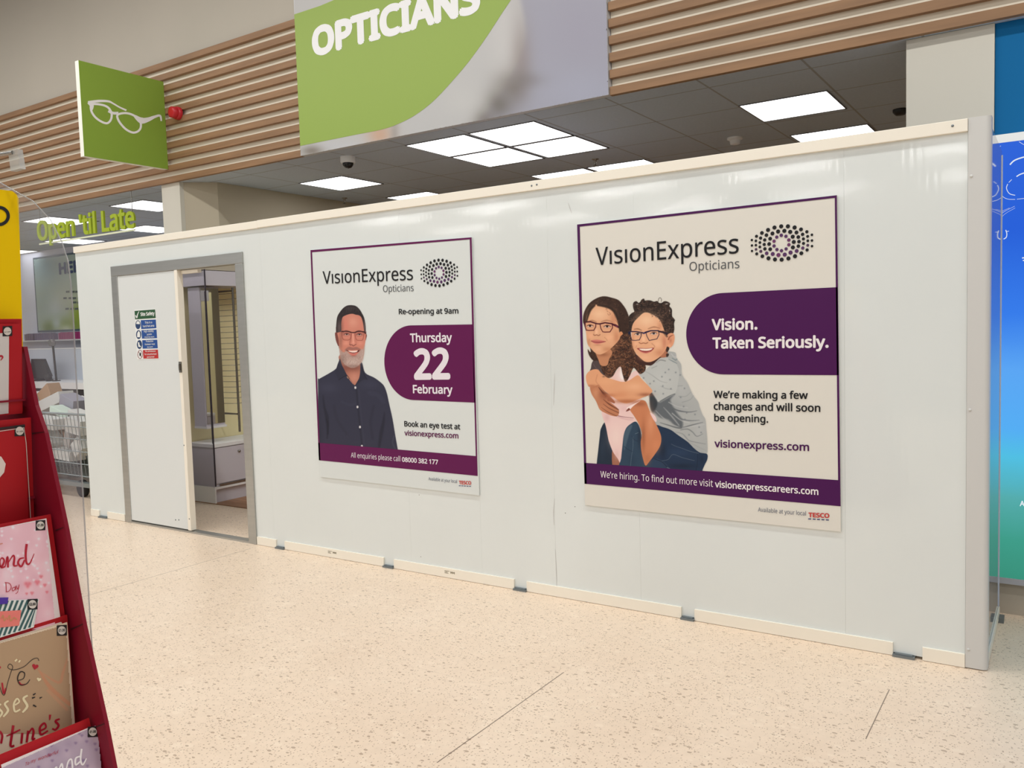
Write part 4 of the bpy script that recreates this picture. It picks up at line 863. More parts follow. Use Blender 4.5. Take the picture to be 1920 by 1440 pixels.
# boy: shaded neck, hair, face
pc.T = Bc
pc.poly([(330, 1230), (480, 1340), (600, 1370), (760, 1300), (900, 1180), (930, 1270), (800, 1300), (650, 1430), (560, 1440), (360, 1400)], (62, 38, 34), 1.6); pc.poly([(880, 1080), (930, 1120), (940, 1260), (830, 1290), (800, 1230)], (160, 104, 80), 1.4)
bh = [(198, 600), (190, 540), (205, 480), (255, 430), (300, 405), (285, 350), (275, 280), (290, 225), (340, 205), (385, 235), (420, 210), (440, 175), (488, 155), (505, 190), (560, 185), (620, 190), (680, 212), (740, 200), (780, 235), (830, 235), (870, 210), (920, 205), (985, 250), (980, 300), (1020, 350), (1028, 430), (1035, 500), (1080, 560), (1068, 640), (1074, 730), (1062, 800), (1040, 830), (940, 880), (895, 850), (850, 700), (800, 580), (740, 510), (640, 460), (560, 425), (480, 435), (380, 525), (300, 610), (260, 720), (240, 790), (205, 740)]
pc.poly(bh, (48, 37, 33), 1.4); k = pc.poly(bh, (0, 0, 0), 1.4, getmask=True)
pc.curls(k, [(28, 20, 20), (84, 62, 52), (112, 84, 70), (58, 44, 38), (30, 22, 22)], 420, 1.2, 3.4, .9, 9)
for P in ([(430, 215), (470, 160), (500, 190)], [(760, 230), (770, 160), (800, 135), (825, 170), (820, 210)], [(870, 210), (940, 215), (990, 250), (960, 290), (900, 260)], [(960, 320), (1020, 360), (1020, 430), (990, 400)], [(290, 230), (340, 205), (370, 260), (330, 280)], [(1050, 560), (1085, 565), (1070, 590)]): pc.line(P, .8, (52, 40, 36), .8, .9, cover=True)
pc.blob(360, 262, 22, 14, (200, 190, 180), .6); pc.blob(925, 255, 28, 10, (214, 206, 196), .8); pc.blob(985, 385, 10, 24, (206, 198, 190), .6)
pc.poly([(925, 880), (960, 835), (1010, 815), (1060, 830), (1080, 890), (1072, 980), (1040, 1060), (990, 1100), (940, 1090), (915, 1040)], (216, 152, 118), 1); pc.line([(960, 940), (985, 890), (1050, 855)], [2.4, 2, .8], (128, 66, 50), 1.4, .8); pc.blob(1000, 960, 24, 50, (176, 106, 82), .6); pc.blob(975, 1060, 30, 24, (230, 172, 138), .6)
pc.poly([(930, 1080), (975, 1100), (965, 1150), (930, 1190), (905, 1130)], (44, 32, 30), 1.4); pc.poly([(915, 1220), (965, 1215), (960, 1260), (925, 1280)], (48, 36, 34), 1.4)
pc.poly([(250, 760), (262, 680), (300, 600), (380, 515), (470, 435), (540, 422), (610, 440), (680, 480), (750, 520), (810, 600), (850, 690), (895, 810), (930, 900), (935, 1010), (915, 1120), (850, 1220), (760, 1300), (680, 1350), (590, 1378), (500, 1365), (420, 1300), (340, 1220), (280, 1110), (255, 980), (245, 860)], (221, 166, 130), 1)
pc.blob(540, 570, 180, 130, (238, 198, 162), .75); pc.blob(880, 1000, 50, 140, (190, 118, 92), .7); pc.blob(800, 1200, 100, 80, (190, 124, 92), .6); pc.blob(275, 980, 30, 160, (196, 134, 102), .6); pc.blob(800, 680, 50, 80, (196, 134, 102), .6)
pc.blob(330, 1020, 50, 50, (232, 176, 140), .7); pc.blob(740, 1030, 90, 70, (236, 184, 146), .7); pc.blob(510, 1290, 100, 50, (232, 178, 142), .7); pc.blob(480, 930, 36, 60, (240, 194, 158), .7)
pc.line([(300, 745), (370, 738), (440, 765)], [1.4, 2.6, 1.2], (140, 96, 70), 1.8, .8); pc.line([(570, 735), (680, 702), (790, 725)], [1.4, 2.6, 1.2], (160, 108, 80), 1.8, .8)
for cx, cy in ((365, 838), (675, 825)):
    pc.blob(cx, cy, 70, 34, (180, 124, 102), .5); pc.poly([(cx-52, cy+8), (cx, cy-16), (cx+55, cy+4), (cx, cy+24)], (218, 200, 192), .9); pc.poly([(cx-20, cy-16), (cx+22, cy-16), (cx+22, cy+12), (cx, cy+20), (cx-20, cy+12)], (60, 52, 58), .8); pc.line([(cx-58, cy+2), (cx, cy-24), (cx+62, cy-4)], 1.1, (74, 52, 46), .9)
pc.line([(395, 1000), (430, 1020), (480, 1008), (520, 1018), (560, 1002)], 1.5, (140, 84, 62), 1.2, .85); pc.line([(640, 1020), (690, 1065), (690, 1090)], 1.2, (176, 116, 88), 1.6, .7); pc.line([(345, 1060), (330, 1100)], 1, (180, 120, 92), 1.4, .6)
pc.poly([(352, 1112), (430, 1108), (520, 1112), (600, 1108), (682, 1102), (650, 1150), (590, 1190), (520, 1205), (450, 1185), (395, 1150)], (146, 62, 60), 1.1)
pc.poly([(395, 1122), (460, 1118), (540, 1120), (650, 1112), (615, 1145), (540, 1160), (460, 1155), (425, 1143)], (244, 222, 208), .9); pc.line([(410, 1165), (460, 1190), (530, 1202), (600, 1180)], 2, (206, 122, 112), 1.3, .8)
for x in (450, 485, 525, 565, 600): pc.line([(x, 1118), (x, 1156)], .3, (190, 150, 140), .7, .6)
for Pp in ([(225, 792), (340, 792), (442, 808), (432, 880), (400, 950), (320, 960), (255, 955), (232, 880)], [(525, 805), (620, 775), (770, 775), (778, 850), (738, 930), (640, 950), (590, 962), (545, 880)]): pc.line(Pp, 1.3, (50, 34, 56), .8, closed=True, smooth=False)
pc.line([(200, 800), (225, 788), (340, 788), (442, 806), (485, 822), (525, 802), (620, 772), (770, 770)], [2.6, 1.8, 1.8, 2.2, 3.4, 2.2, 1.8], (38, 28, 58), .9, smooth=False); pc.line([(775, 785), (850, 800), (930, 830)], [3, 3.6, 4], (40, 28, 44), 1, smooth=False); pc.line([(860, 790), (930, 880)], 4, (60, 44, 40), 2, .6)
pc.line([(480, 822), (500, 822)], 1.6, (60, 62, 130), 1, .7); pc.poly([(180, 800), (225, 800), (228, 830), (195, 850)], (30, 34, 56), 1)
pc.line([(620, 455), (660, 490), (640, 505)], .8, (90, 62, 52), .9, .8); pc.line([(700, 480), (730, 520), (770, 500)], .8, (90, 62, 52), .9, .8); pc.line([(760, 540), (800, 560), (790, 600)], .8, (90, 62, 52), .9, .8)
pc.build('printed_portrait', planeY(YP1), t2, PE2, .35)['label'] = 'printed girl in pink carrying a curly haired boy in grey'


# ================================================================== OPTICIANS UNIT SEEN THROUGH THE DOORWAY
m_lav = mat('lavender_white_laminate', (196, 192, 200), .4, .9); m_yel = mat('pale_yellow_glass', (222, 212, 168), .3, .85)
XF, XW = -5.40, -5.75
struct('wall_inner', box((XW-.06, .74, .006), (XW, 2.9, 1.9)), m_yel, 'pale yellow display wall behind the spectacle racks')['kind'] = 'structure'
struct('ceiling_bulkhead', box((-6.3, .70, 1.905), (XF-.02, 2.9, 2.10)), m_olive, 'cream bulkhead above the display bay')
struct('wall_inner', box((-6.32, .765, .006), (XW-.061, .80, 1.9)), m_cream, 'pale end wall beside the display bay')
def bay(mx, tagword, first):
    """a display bay; mx maps x so that the same bay can face the other way"""
    X = lambda x: mx(x)
    t = thing('display_cabinet', (X(-5.57), 1.5, .006), 'low lavender drawer cabinet with white worktop '+tagword, 'cabinet')
    box((X(-5.74), .735, .14), (X(XF-.012), 2.6, .462)).build('carcass', m_lav, t)
    box((X(-5.74), .728, .463), (X(XF+.005), 2.6, .490)).build('worktop', m_white, t)
    box((X(-5.74), .73, .006), (X(XF-.03), 2.6, .118)).build('plinth', m_lav, t); box((X(-5.74), .722, .006), (X(XF), .734, .140)).build('end_plinth', m_white, t)
    box((X(XF-.028), .734, .119), (X(XF), 2.6, .139)).build('base_shelf', m_white, t)
    for k in range(4):
        y0 = .742+k*.466
        dw = box((X(XF-.011), y0, .165), (X(XF), y0+.460, .455)).build('drawer', m_lav, t); ORG[dw.name] = ORG[t.name]
        MB().lathe((X(XF), y0+.235, .405), (X(1)-X(0), 0, 0), [(0, .013), (.012, .011), (.014, .001)], 14).build('knob', m_steel, dw)
        box((X(XF-.006), y0+.03, .1415), (X(XF+.004), y0+.43, .156)).build('drawer_pull', m_steel, dw)
    h = thing('display_header', (X(-5.56), 1.5, 1.78), 'lavender header panel over the display bay '+tagword, 'header')
    box((X(-5.74), .73, 1.780), (X(XF), 2.6, 1.898)).build('header_panel', m_lav, h)
    mcab = thing('mirror_cabinet', (X(-5.60), .84, .62), 'slim mirror cabinet on the display wall '+tagword, 'mirror')
    box((X(-5.655), .75, .630), (X(-5.505), .935, 1.770)).build('casing', m_lav, mcab)
    box((X(-5.504), .758, .648), (X(-5.499), .930, 1.762)).build('mirror_glass', mat('mirror_glass', (225, 228, 222), .02, 1, metal=1), mcab)
    box((X(-5.655), .745, .612), (X(-5.49), .940, .629)).build('bottom_shelf', m_white, mcab)
    rods = ((1.02,), (1.02, 1.62, 2.2))[first]
    for k, y in enumerate(rods):
        rk = thing('spectacle_rack', (X(XW), y, .56), ('steel spectacle rod with pegs '+tagword+(', nearest the door', ', second in', ', farthest in')[k]), 'display rack', 'spectacle rods')
        MB().tube([(X(XF-.03), y, .56), (X(XF-.03), y, 1.770)], .0095, 10).build('rod', m_steel, rk)
        for z in (.71, 1.742):
            MB().lathe((X(XW), y, z), (X(1)-X(0), 0, 0), [(0, .032), (.012, .030), (.016, .010), (.30, .007)], 16).build('standoff', m_steel, rk)
        for q in range(21):
            z = .80+q*.046
            MB().tube([(X(XW+.005), y-.05, z-.002), (X(XF-.03), y-.012, z), (X(XF-.02), y+.05, z+.004), (X(XF-.02), y+.05, z+.016)], .0022, 5).build('peg', m_steel, rk)
    return t
bay(lambda x: x, 'left behind the doorway', True)
bay(lambda x: -8.55-x, 'facing the mirror inside', False)
struct('wall_inner', box((-2.74, .74, .006), (-2.80, 2.9, 1.9)), m_yel, 'pale yellow display wall facing the mirror')
# tinted glass screen at the end of the bay
def glass(name, rgb, alpha, rough=.02, edge=0.0):
    m = bpy.data.materials.new(name); m.use_nodes = True; nt = m.node_tree; nt.nodes.clear(); o = nt.nodes.new('ShaderNodeOutputMaterial')
    tr = nt.nodes.new('ShaderNodeBsdfTransparent'); tr.inputs[0].default_value = (*[1-(1-c)*1 for c in alpha], 1)
    gl = nt.nodes.new('ShaderNodeBsdfGlossy'); gl.inputs['Roughness'].default_value = rough; gl.inputs[0].default_value = (1, 1, 1, 1)
    df = nt.nodes.new('ShaderNodeBsdfDiffuse'); df.inputs[0].default_value = (*L(rgb), 1)
    m1 = nt.nodes.new('ShaderNodeMixShader'); m1.inputs[0].default_value = edge; nt.links.new(tr.outputs[0], m1.inputs[1]); nt.links.new(df.outputs[0], m1.inputs[2])
    fr = nt.nodes.new('ShaderNodeFresnel'); fr.inputs[0].default_value = 1.45
    m2 = nt.nodes.new('ShaderNodeMixShader'); ge = nt.nodes.new('ShaderNodeNewGeometry'); iv = nt.nodes.new('ShaderNodeMath'); iv.operation = 'SUBTRACT'; iv.inputs[0].default_value = 1; nt.links.new(ge.outputs['Backfacing'], iv.inputs[1]); mu = nt.nodes.new('ShaderNodeMath'); mu.operation = 'MULTIPLY'; nt.links.new(fr.outputs[0], mu.inputs[0]); nt.links.new(iv.outputs[0], mu.inputs[1]); nt.links.new(mu.outputs[0], m2.inputs[0]); nt.links.new(m1.outputs[0], m2.inputs[1]); nt.links.new(gl.outputs[0], m2.inputs[2]); nt.links.new(m2.outputs[0], o.inputs[0])
    return m
t = thing('glass_screen', (-5.65, .71, .142), 'tinted glass screen standing at the end of the display cabinet', 'glass screen')
box((-5.95, .712, .142), (XF+.02, .7135, 1.90)).build('pane', glass('tinted_glass', (150, 150, 160), (.93, .92, .935)), t)
box((XF+.02, .709, .150), (XF+.030, .716, 1.905)).build('edge', mat('glass_edge_dark', (52, 44, 56), .3), t)
box((XF+.005, .7145, .5), (XF+.012, .7155, 1.73)).build('edge', mat('glass_edge_dark', (52, 44, 56), .3), t)

# ================================================================== BLUE LIGHTBOX, RIGHT
YL = .73
t = thing('lightbox', (1.0, YL, 0), 'tall backlit blue and green graphic panel with white swirls at the right edge', 'lightbox')
m_fr = mat('lightbox_frame', (176, 178, 186), .35, .9)
box((.100, YL+.012, .145), (2.2, 1.40, 2.12)).build('casing', m_white, t)
box((.100, YL, 2.106), (2.2, YL+.011, 2.142)).build('frame', mat('frame_white', (222, 226, 240), .4, .8), t); box((.100, YL, .143), (2.2, YL+.011, .170)).build('frame', m_fr, t)
box((.100, YL+.02, 0), (2.2, 1.40, .142)).build('plinth', mat('stone_plinth', (176, 168, 154), .6, .9, var=(6, .06)), t)
m = bpy.data.materials.new('backlit_graphic'); m.use_nodes = True; nt = m.node_tree; nt.nodes.clear(); o_ = nt.nodes.new('ShaderNodeOutputMaterial'); em = nt.nodes.new('ShaderNodeEmission')
gg = nt.nodes.new('ShaderNodeNewGeometry'); sp = nt.nodes.new('ShaderNodeSeparateXYZ'); nt.links.new(gg.outputs['Position'], sp.inputs[0])
nz = nt.nodes.new('ShaderNodeTexNoise'); nz.inputs['Scale'].default_value = 3; nt.links.new(gg.outputs['Position'], nz.inputs['Vector'])
ad = nt.nodes.new('ShaderNodeMath'); ad.operation = 'MULTIPLY_ADD'; nt.links.new(nz.outputs[0], ad.inputs[0]); ad.inputs[1].default_value = .12; nt.links.new(sp.outputs[2], ad.inputs[2])
mr = nt.nodes.new('ShaderNodeMapRange'); mr.inputs[1].default_value = .17; mr.inputs[2].default_value = 2.17; nt.links.new(ad.outputs[0], mr.inputs[0])
rp = nt.nodes.new('ShaderNodeValToRGB'); nt.links.new(mr.outputs[0], rp.inputs[0]); e = rp.color_ramp.elements
stops = [(0, (58, 142, 118)), (.12, (66, 160, 140)), (.22, (88, 176, 176)), (.31, (84, 196, 232)), (.37, (88, 178, 250)), (.5, (94, 170, 255)), (.62, (58, 128, 240)), (.8, (44, 100, 222)), (1, (52, 104, 222))]
e[0].position = 0; e[0].color = (*L(stops[0][1]), 1); e[1].position = 1; e[1].color = (*L(stops[-1][1]), 1)
for p_, c_ in stops[1:-1]: q = e.new(p_); q.color = (*L(c_), 1)
nt.links.new(rp.outputs[0], em.inputs[0]); em.inputs[1].default_value = 1.0; nt.links.new(em.outputs[0], o_.inputs[0])
box((.100, YL+.004, .170), (2.2, YL+.0115, 2.106)).build('graphic', m, t)
mb = MB(); pj = planeY(YL+.0035)
Lb = lambda x, y: (1840+x/3.6, 220+y/3.6)
for P, wd in (([(193, 320), (225, 290), (288, 268), (340, 262)], 3), ([(237, 400), (262, 385), (300, 372)], 2.5), ([(178, 450), (170, 480), (190, 515), (228, 526)], 1.6), ([(185, 440), (205, 420)], 1.2), ([(120, 500), (145, 535), (180, 552), (228, 554)], 1), ([(240, 553), (300, 546)], 1),
              ([(125, 672), (150, 640), (225, 600)], .6), ([(130, 682), (165, 648), (228, 612)], .5), ([(120, 655), (145, 632), (190, 612)], .5), ([(165, 760), (172, 785), (168, 810), (150, 822)], 2), ([(165, 772), (186, 768)], 1.2), ([(112, 867), (132, 866)], 1.2), ([(112, 883), (132, 882)], 1.2), ([(275, 950), (300, 946)], 2.6), ([(280, 966), (300, 966)], 2.4),
              ([(118, 358), (124, 352)], 1.6), ([(122, 200), (132, 192)], .8), ([(255, 165), (290, 185), (330, 190)], 1), ([(112, 577), (124, 576)], .8)): ribbon(mb, [Lb(*p) for p in P], wd*.8, pj)
mb.build('swirl_print', emis('backlit_white', (235, 242, 255), 1.0), t)
mb = MB(); text_on(mb, 'A', (1912, 949), (1921, 949), 939, pj, (0, 0, 1), .02); mb.build('lettering', emis('backlit_white', (235, 242, 255), 1.0), t)

# ================================================================== PHARMACY, FAR LEFT
m_bx = mat('card_white_box', (206, 206, 202), .6, .85); m_kr = mat('kraft_card', (168, 136, 104), .7, .85)
YW = 3.598
t = thing('wall_poster', (-11.9, YW, 1.5), 'large green and grey poster with dark heading letters on the pharmacy wall', 'poster')
pj = planeY(YW-.022); P = [pj(63, 487), pj(180, 476), pj(188, 620), pj(72.5, 620)]
zt_, zb_ = P[0][2], P[3][2]; x0_, x1_ = P[0][0], P[1][0]
box((x0_-.03, YW-.018, zb_-.03), (x1_+.03, YW, zt_+.03)).build('frame', mat('slate_frame', (70, 92, 108), .4), t)
pc = Pic(60, 470, 190, 630, 1.2, (150, 166, 160)); pc.poly([(50, 460), (200, 460), (200, 640), (50, 640)], (152, 168, 158), 1, smooth=False)
pc.blob(80, 500, 30, 40, (112, 138, 150), .7); pc.blob(90, 560, 26, 26, (120, 144, 140), .6); pc.blob(105, 575, 14, 20, (172, 188, 196), .8); pc.blob(130, 560, 40, 30, (178, 184, 160), .7); pc.blob(130, 610, 34, 16, (112, 138, 40), .85); pc.blob(150, 590, 16, 20, (132, 156, 30), .85); pc.blob(92, 615, 12, 12, (92, 118, 50), .8); pc.blob(106, 606, 8, 12, (176, 190, 192), .8); pc.blob(124, 617, 12, 8, (196, 204, 180), .8)
o = pc.build('picture', planeY(YW-.0195), t, .75, .3)
ox, oy, oz = ORG[o.name]
for v in o.data.vertices: v.co.x = min(max(v.co.x, x0_-ox), x1_-ox); v.co.z = min(max(v.co.z, zb_-oz), zt_-oz)
mb = MB(); pj = planeY(YW-.024); text_on(mb, 'HERE', (111, 515.5), (163, 508), 493, pj, (0, 0, 1), .04); mb.build('heading_lettering', mat('slate_blue_ink', (52, 70, 112), .5), t)
for k, (y, x0) in enumerate(((546, 123), (558, 118), (566, 135), (578, 121))):
    mb = MB()
    for q in range(5):
        a = x0+q*9+g.uniform(0, 2); mb.poly([pj(a, y+3), pj(a+6.5, y+2.6), pj(a+6.5, y-1), pj(a, y-.6)])
    mb.build('text_line', mat('grey_text_ink', (96, 108, 106), .5), t)
# wall ledge with product rows
zl = planeY(3.35)(100, 637)[2]
t = thing('wall_shelf', (-11.8, 3.45, zl), 'white wall ledge under the green pharmacy poster', 'shelf')
box((-14.2, 3.30, zl-.02), (-9.8, 3.597, zl)).build('shelf_board', m_white, t); box((-14.2, 3.55, zl), (-9.8, 3.597, zl+.02)).build('back_lip', m_white, t)
m_pu = mat('magenta_pack', (150, 30, 100), .5, .8); m_gp = mat('grey_purple_pack', (104, 92, 120), .5, .8); pj = planeY(3.33)
n_ = 0
for (px0, px1, mm, cl) in ((46, 62, m_gp, 'grey violet'), (65, 101, m_gp, 'grey violet'), (110, 150, m_pu, 'magenta')):
    a, b = pj(px0, 636), pj(px1, 636); cnt = max(3, int((px1-px0)/4))
    for k in range(cnt):
        xa = a[0]+(b[0]-a[0])*k/cnt; wv = (b[0]-a[0])/cnt*.92
        mbx = box((xa, 3.33, zl), (xa+wv, 3.40, zl+.10+.008*(k % 2))); o = mbx.build('product_pack', mm)
        tag(o, 'small %s product pack in the row on the pharmacy ledge' % cl, 'pack', '%s packs on the pharmacy ledge' % cl); n_ += 1
# counter
yc_ = 2.2; zc = planeY(yc_)(110, 717)[2]; zb2 = planeY(yc_)(110, 729)[2]
t = thing('pharmacy_counter', (-10.2, yc_+.3, 0), 'white pharmacy counter behind the trolley with dark recess below', 'counter')
box((-13.5, yc_, zb2), (-8.2, yc_+.55, zc)).build('worktop', m_white, t)
box((-13.5, yc_+.12, .08), (-8.2, yc_+.5, zb2)).build('shade_panel', mat('recess_shade', (70, 68, 72), .6), t); box((-13.5, yc_+.05, 0), (-8.2, yc_+.5, .08)).build('kick', m_dark, t)  # dark panel colour stands for the shade in the opening under the worktop
t = thing('counter_screen', (-10.2, yc_+.56, zc), 'pale blue grey screen panel behind the monitor on the pharmacy counter', 'screen')
box((-13.5, yc_+.50, zc), (-8.2, yc_+.53, zc+.42)).build('panel', mat('pale_blue_panel', (190, 196, 206), .5, .85), t); box((-13.5, yc_+.495, zc+.42), (-8.2, yc_+.535, zc+.435)).build('top_trim', m_white, t)
pj = planeY(yc_+.2)
a, b = pj(60, 714), pj(92, 674)
t = thing('till_monitor', ((a[0]+b[0])/2, yc_+.2, zc), 'black till monitor standing on the white pharmacy counter', 'monitor')
q = [pj(58, 673), pj(79, 673), pj(92, 705), pj(86, 713), pj(58, 716)]
for p in q: p[2] = max(p[2], zc+.022)
o = MB().prism(q, (0, .05, 0)).build('screen_housing', m_dark, t); fix_normals(o)
mb = MB(); c = pj(80, 716); mb.box((c[0]-.18, yc_+.12, zc), (c[0]+.05, yc_+.32, zc+.02)); mb.build('stand_base', m_dark, t)
c = pj(106, 716); t = thing('card_reader_stand', (c[0], yc_+.2, zc), 'slim dark pole stand on the counter right of the monitor', 'stand')
top = pj(106, 640)
MB().tube([(c[0], yc_+.2, zc), (c[0]-.03, yc_+.2, top[2]-.06)], .014, 10).build('pole', m_dark, t)
MB().lathe((c[0], yc_+.2, zc), (0, 0, 1), [(0, .05), (.01, .05), (.012, .02)], 16).build('base', m_dark, t)
MB().lathe((c[0]-.03, yc_+.16, top[2]-.02), (0, 1, 0), [(0, .045), (.05, .05), (.06, .03)], 18).build('head', m_steel, t)
c = pj(97, 713); t = thing('barcode_scanner', (c[0], yc_+.2, zc), 'small dark hand scanner lying beside the till monitor', 'scanner')
MB().lathe((c[0], yc_+.16, zc), (0, 0, 1), [(0, .035), (.04, .045), (.08, .04), (.10, .01)], 14).build('body', m_dark, t)
MB().tube([(c[0], yc_+.16, zc+.03), (c[0]+.12, yc_+.14, zc+.01), (c[0]+.24, yc_+.14, zc+.008)], .007, 6).build('cable', m_dark, t)

# wire trolley, standing in front of the counter
Yt0, Yt1 = .36, 1.04; xt0, xt1 = -8.20, -6.20
pj = planeY(Yt0); zr = pj(120, 776)[2]; zbm = pj(130, 893)[2]; zrl = pj(130, 905)[2]
t = thing('wire_trolley', ((xt0+xt1)/2, (Yt0+Yt1)/2, 0), 'silver wire stock trolley heaped with boxes beside the left end of the hoarding', 'trolley')
m_wire = mat('grey_wire', (132, 140, 140), .35, .9, metal=.5)
mb = MB(); mb.tube([(xt0, Yt0, zr), (xt1, Yt0, zr), (xt1, Yt1, zr), (xt0, Yt1, zr), (xt0, Yt0, zr)], .011, 6); mb.build('rim', m_wire, t)
mb = MB()
nx = 34
for k in range(nx+1):
    x = xt0+(xt1-xt0)*k/nx; mb.tube([(x, Yt0, zr), (x, Yt0+.05, zbm)], .003, 4, caps=False); mb.tube([(x, Yt1, zr), (x, Yt1-.05, zbm)], .003, 4, caps=False); mb.tube([(x, Yt0+.05, zbm), (x, Yt1-.05, zbm)], .003, 4, caps=False)
for k in range(1, 6):
    f_ = k/5; z = zr+(zbm-zr)*f_; mb.tube([(xt0, Yt0+.05*f_, z), (xt1, Yt0+.05*f_, z), (xt1, Yt1-.05*f_, z), (xt0, Yt1-.05*f_, z), (xt0, Yt0+.05*f_, z)], .005, 5, caps=False)
for k in range(1, 12):
    y = Yt0+(Yt1-Yt0)*k/12; mb.tube([(xt1, y, zr), (xt1, y, zbm)], .003, 4, caps=False); mb.tube([(xt0, y, zr), (xt0, y, zbm)], .003, 4, caps=False)
mb.build('basket', m_wire, t)
mb = MB(); z = zrl; mb.box((xt0, Yt0, z-.025), (xt1, Yt0+.05, z+.012)).box((xt0, Yt1-.05, z-.025), (xt1, Yt1, z+.012)).box((xt1-.05, Yt0+.05, z-.025), (xt1, Yt1-.05, z+.012)).box((xt0, Yt0+.05, z-.025), (xt0+.05, Yt1-.05, z+.012))
for x in (xt0+.05, xt1-.05):
    for y in (Yt0+.03, Yt1-.03): mb.box((x-.015, y-.015, z), (x+.015, y+.015, zr))
mb.build('chassis', m_wire, t)
for x in (xt0+.15, xt1-.62):
    for y in (Yt0+.05, Yt1-.05):
        o = MB().box((x-.04, y-.03, .10), (x+.04, y+.03, z-.025)).build('castor', m_steel, t); ORG[o.name] = ORG[t.name]
        MB().lathe((x+.02, y-.02, .075), (0, 1, 0), [(0, .06), (.004, .075), (.036, .075), (.04, .06)], 20).build('wheel', m_rubber, o)
# the boxes in it
def cb(px, py, y, w_, h_, ry, m, lb, d=.15):
    c = onY(px, py, y-.26); mb = MB().obox(c, (w_, d, h_), Matrix.Rotation(ry, 3, 'Y')); o = mb.build('carton', m, bevel=.004)
    tag(o, lb, 'box', 'boxes heaped in the wire trolley'); return o
W_ = m_bx; K_ = m_kr; G_ = mat('mint_box', (206, 222, 208), .6, .85); Lg = mat('lilac_grey_box', (150, 148, 160), .6, .85)
cb(94, 738, 1.21, .23, .13, -.5, K_, 'brown kraft carton on top behind the long white carton', .13)
cb(84, 812, 1.21, .50, .62, 0, W_, 'plain white carton at the back of the heap under the brown carton', .13)
cb(73, 743, 1.21, .14, .09, .1, W_, 'white box at the left of the heap beside the brown carton', .12)
cb(158, 757, 1.21, .30, .05, .35, W_, 'thin white box behind the lilac box at the right end', .13)
cb(98, 756, 1.04, .56, .105, -.27, W_, 'long white carton sloping up to the right on top of the heap')
cb(138, 758, 1.04, .24, .15, .28, Lg, 'lilac grey box on top of the heap right of the long white carton')
cb(123, 774, .89, .34, .06, .24, G_, 'pale mint flat box under the long white carton', .12)
cb(123, 822, .89, .32, .17, .1, K_, 'brown carton in the middle of the basket', .12)
cb(150, 778, .89, .20, .07, .2, W_, 'small white box on top of the heap beside the pale mint box', .12)
cb(92, 792, .745, .42, .10, .04, W_, 'wide white box level with the trolley rim at the left')
cb(151, 798, .745, .24, .13, .15, W_, 'white box leaning at the right end near the rim')
cb(96, 829, .745, .19, .15, .65, W_, 'white box tilted like a wedge at the left of the basket')
cb(127, 851, .745, .33, .085, .06, W_, 'white box lying flat low in the middle of the basket')
cb(158, 836, .745, .15, .13, -.6, W_, 'small white box tilted at the lower right of the basket')
cb(135, 824, .745, .10, .13, .35, mat('clear_wrap_box', (176, 172, 168), .25, .9), 'plastic wrapped pack leaning against the brown carton', .10)
cb(116, 868, 1.06, .9, .17, .02, mat('dark_stock', (84, 92, 88), .7), 'long dark stock carton at the bottom of the basket', .2)
cb(112, 812, 1.06, .95, .20, .0, mat('grey_stock', (120, 122, 122), .7), 'long dull grey carton deep inside the basket', .12)


# ================================================================== CARD DISPLAY STAND, NEAR LEFT
YC = -2.91; YN = YC-.62
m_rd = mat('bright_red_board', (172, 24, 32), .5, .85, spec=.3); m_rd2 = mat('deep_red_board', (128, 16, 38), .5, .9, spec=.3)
t = st = thing('card_stand', (-1.05, (YC+YN)/2, 0), 'red stepped greeting card display stand at the left edge in front', 'display stand')
pj = planeY(YC)
fe = [(44, 650), (66, 760), (84, 812), (122, 988), (156, 1172), (197, 1358), (213, 1440)]
E_ = [pj(*p) for p in fe]; e1 = E_[-1]; e0 = E_[1]; sl = (e1[0]-e0[0])/(e1[2]-e0[2])
E_.append(np.array([e1[0]-sl*e1[2], YC, 0.0]))
xb = -1.42
cheek = [(p[0], p[2]) for p in E_]+[(xb, 0), (xb, E_[0][2])]
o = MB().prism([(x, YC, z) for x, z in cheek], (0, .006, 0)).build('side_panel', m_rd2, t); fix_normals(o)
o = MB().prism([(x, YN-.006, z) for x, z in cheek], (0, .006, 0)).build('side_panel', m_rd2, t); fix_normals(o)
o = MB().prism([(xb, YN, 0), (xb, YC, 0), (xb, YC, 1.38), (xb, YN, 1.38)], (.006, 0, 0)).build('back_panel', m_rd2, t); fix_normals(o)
# fold lines / slots of the side panel
mb = MB(); pj = planeY(YC-.0008)
for a, b in (((60, 813), (83, 810)), ((104, 995), (119, 989)), ((133, 1180), (156, 1170)), ((172, 1366), (196, 1357))): ribbon(mb, [a, b], [3, 1.4], pj, smooth=False)
mb.build('fold_slots', mat('dark_fold', (60, 8, 16), .6), t)
YE = YC-.004
tiers = [((40.5, 598), (43, 772)), ((58, 783), (64, 970)), ((95, 964), (122, 1156)), ((126, 1153), (141, 1350)), ((167, 1346), (188, 1450))]
PR = []
for k, (a, b) in enumerate(tiers):
    y = YE-.001*0
    A_, B_ = onY(*a, y), onY(*b, y)
    B_ = A_+(B_-A_)*1.0
    d = (B_-A_)/np.linalg.norm(B_-A_)
    n = np.array([-d[2], 0, d[0]]); n = n if n[0] > 0 else -n       # facing the shopper (+x)
    PR.append((A_, B_, n))
    T_ = A_+np.array([0, YN-A_[1]+.004, 0]); Q_ = B_+np.array([0, YN-B_[1]+.004, 0])
    o = MB().prism([A_, B_, Q_, T_], -n*.003).build('tray_front', m_rd, t); fix_normals(o)
    # shelf of the tray behind this front
    s0 = A_+np.array([-.004, 0, -.125]); s1 = s0+np.array([-.07, 0, 0])
    o = MB().prism([s0, s1, s1+np.array([0, YN-YE+.004, 0]), s0+np.array([0, YN-YE+.004, 0])], (0, 0, -.003)).build('tray_shelf', m_rd2, t); fix_normals(o)
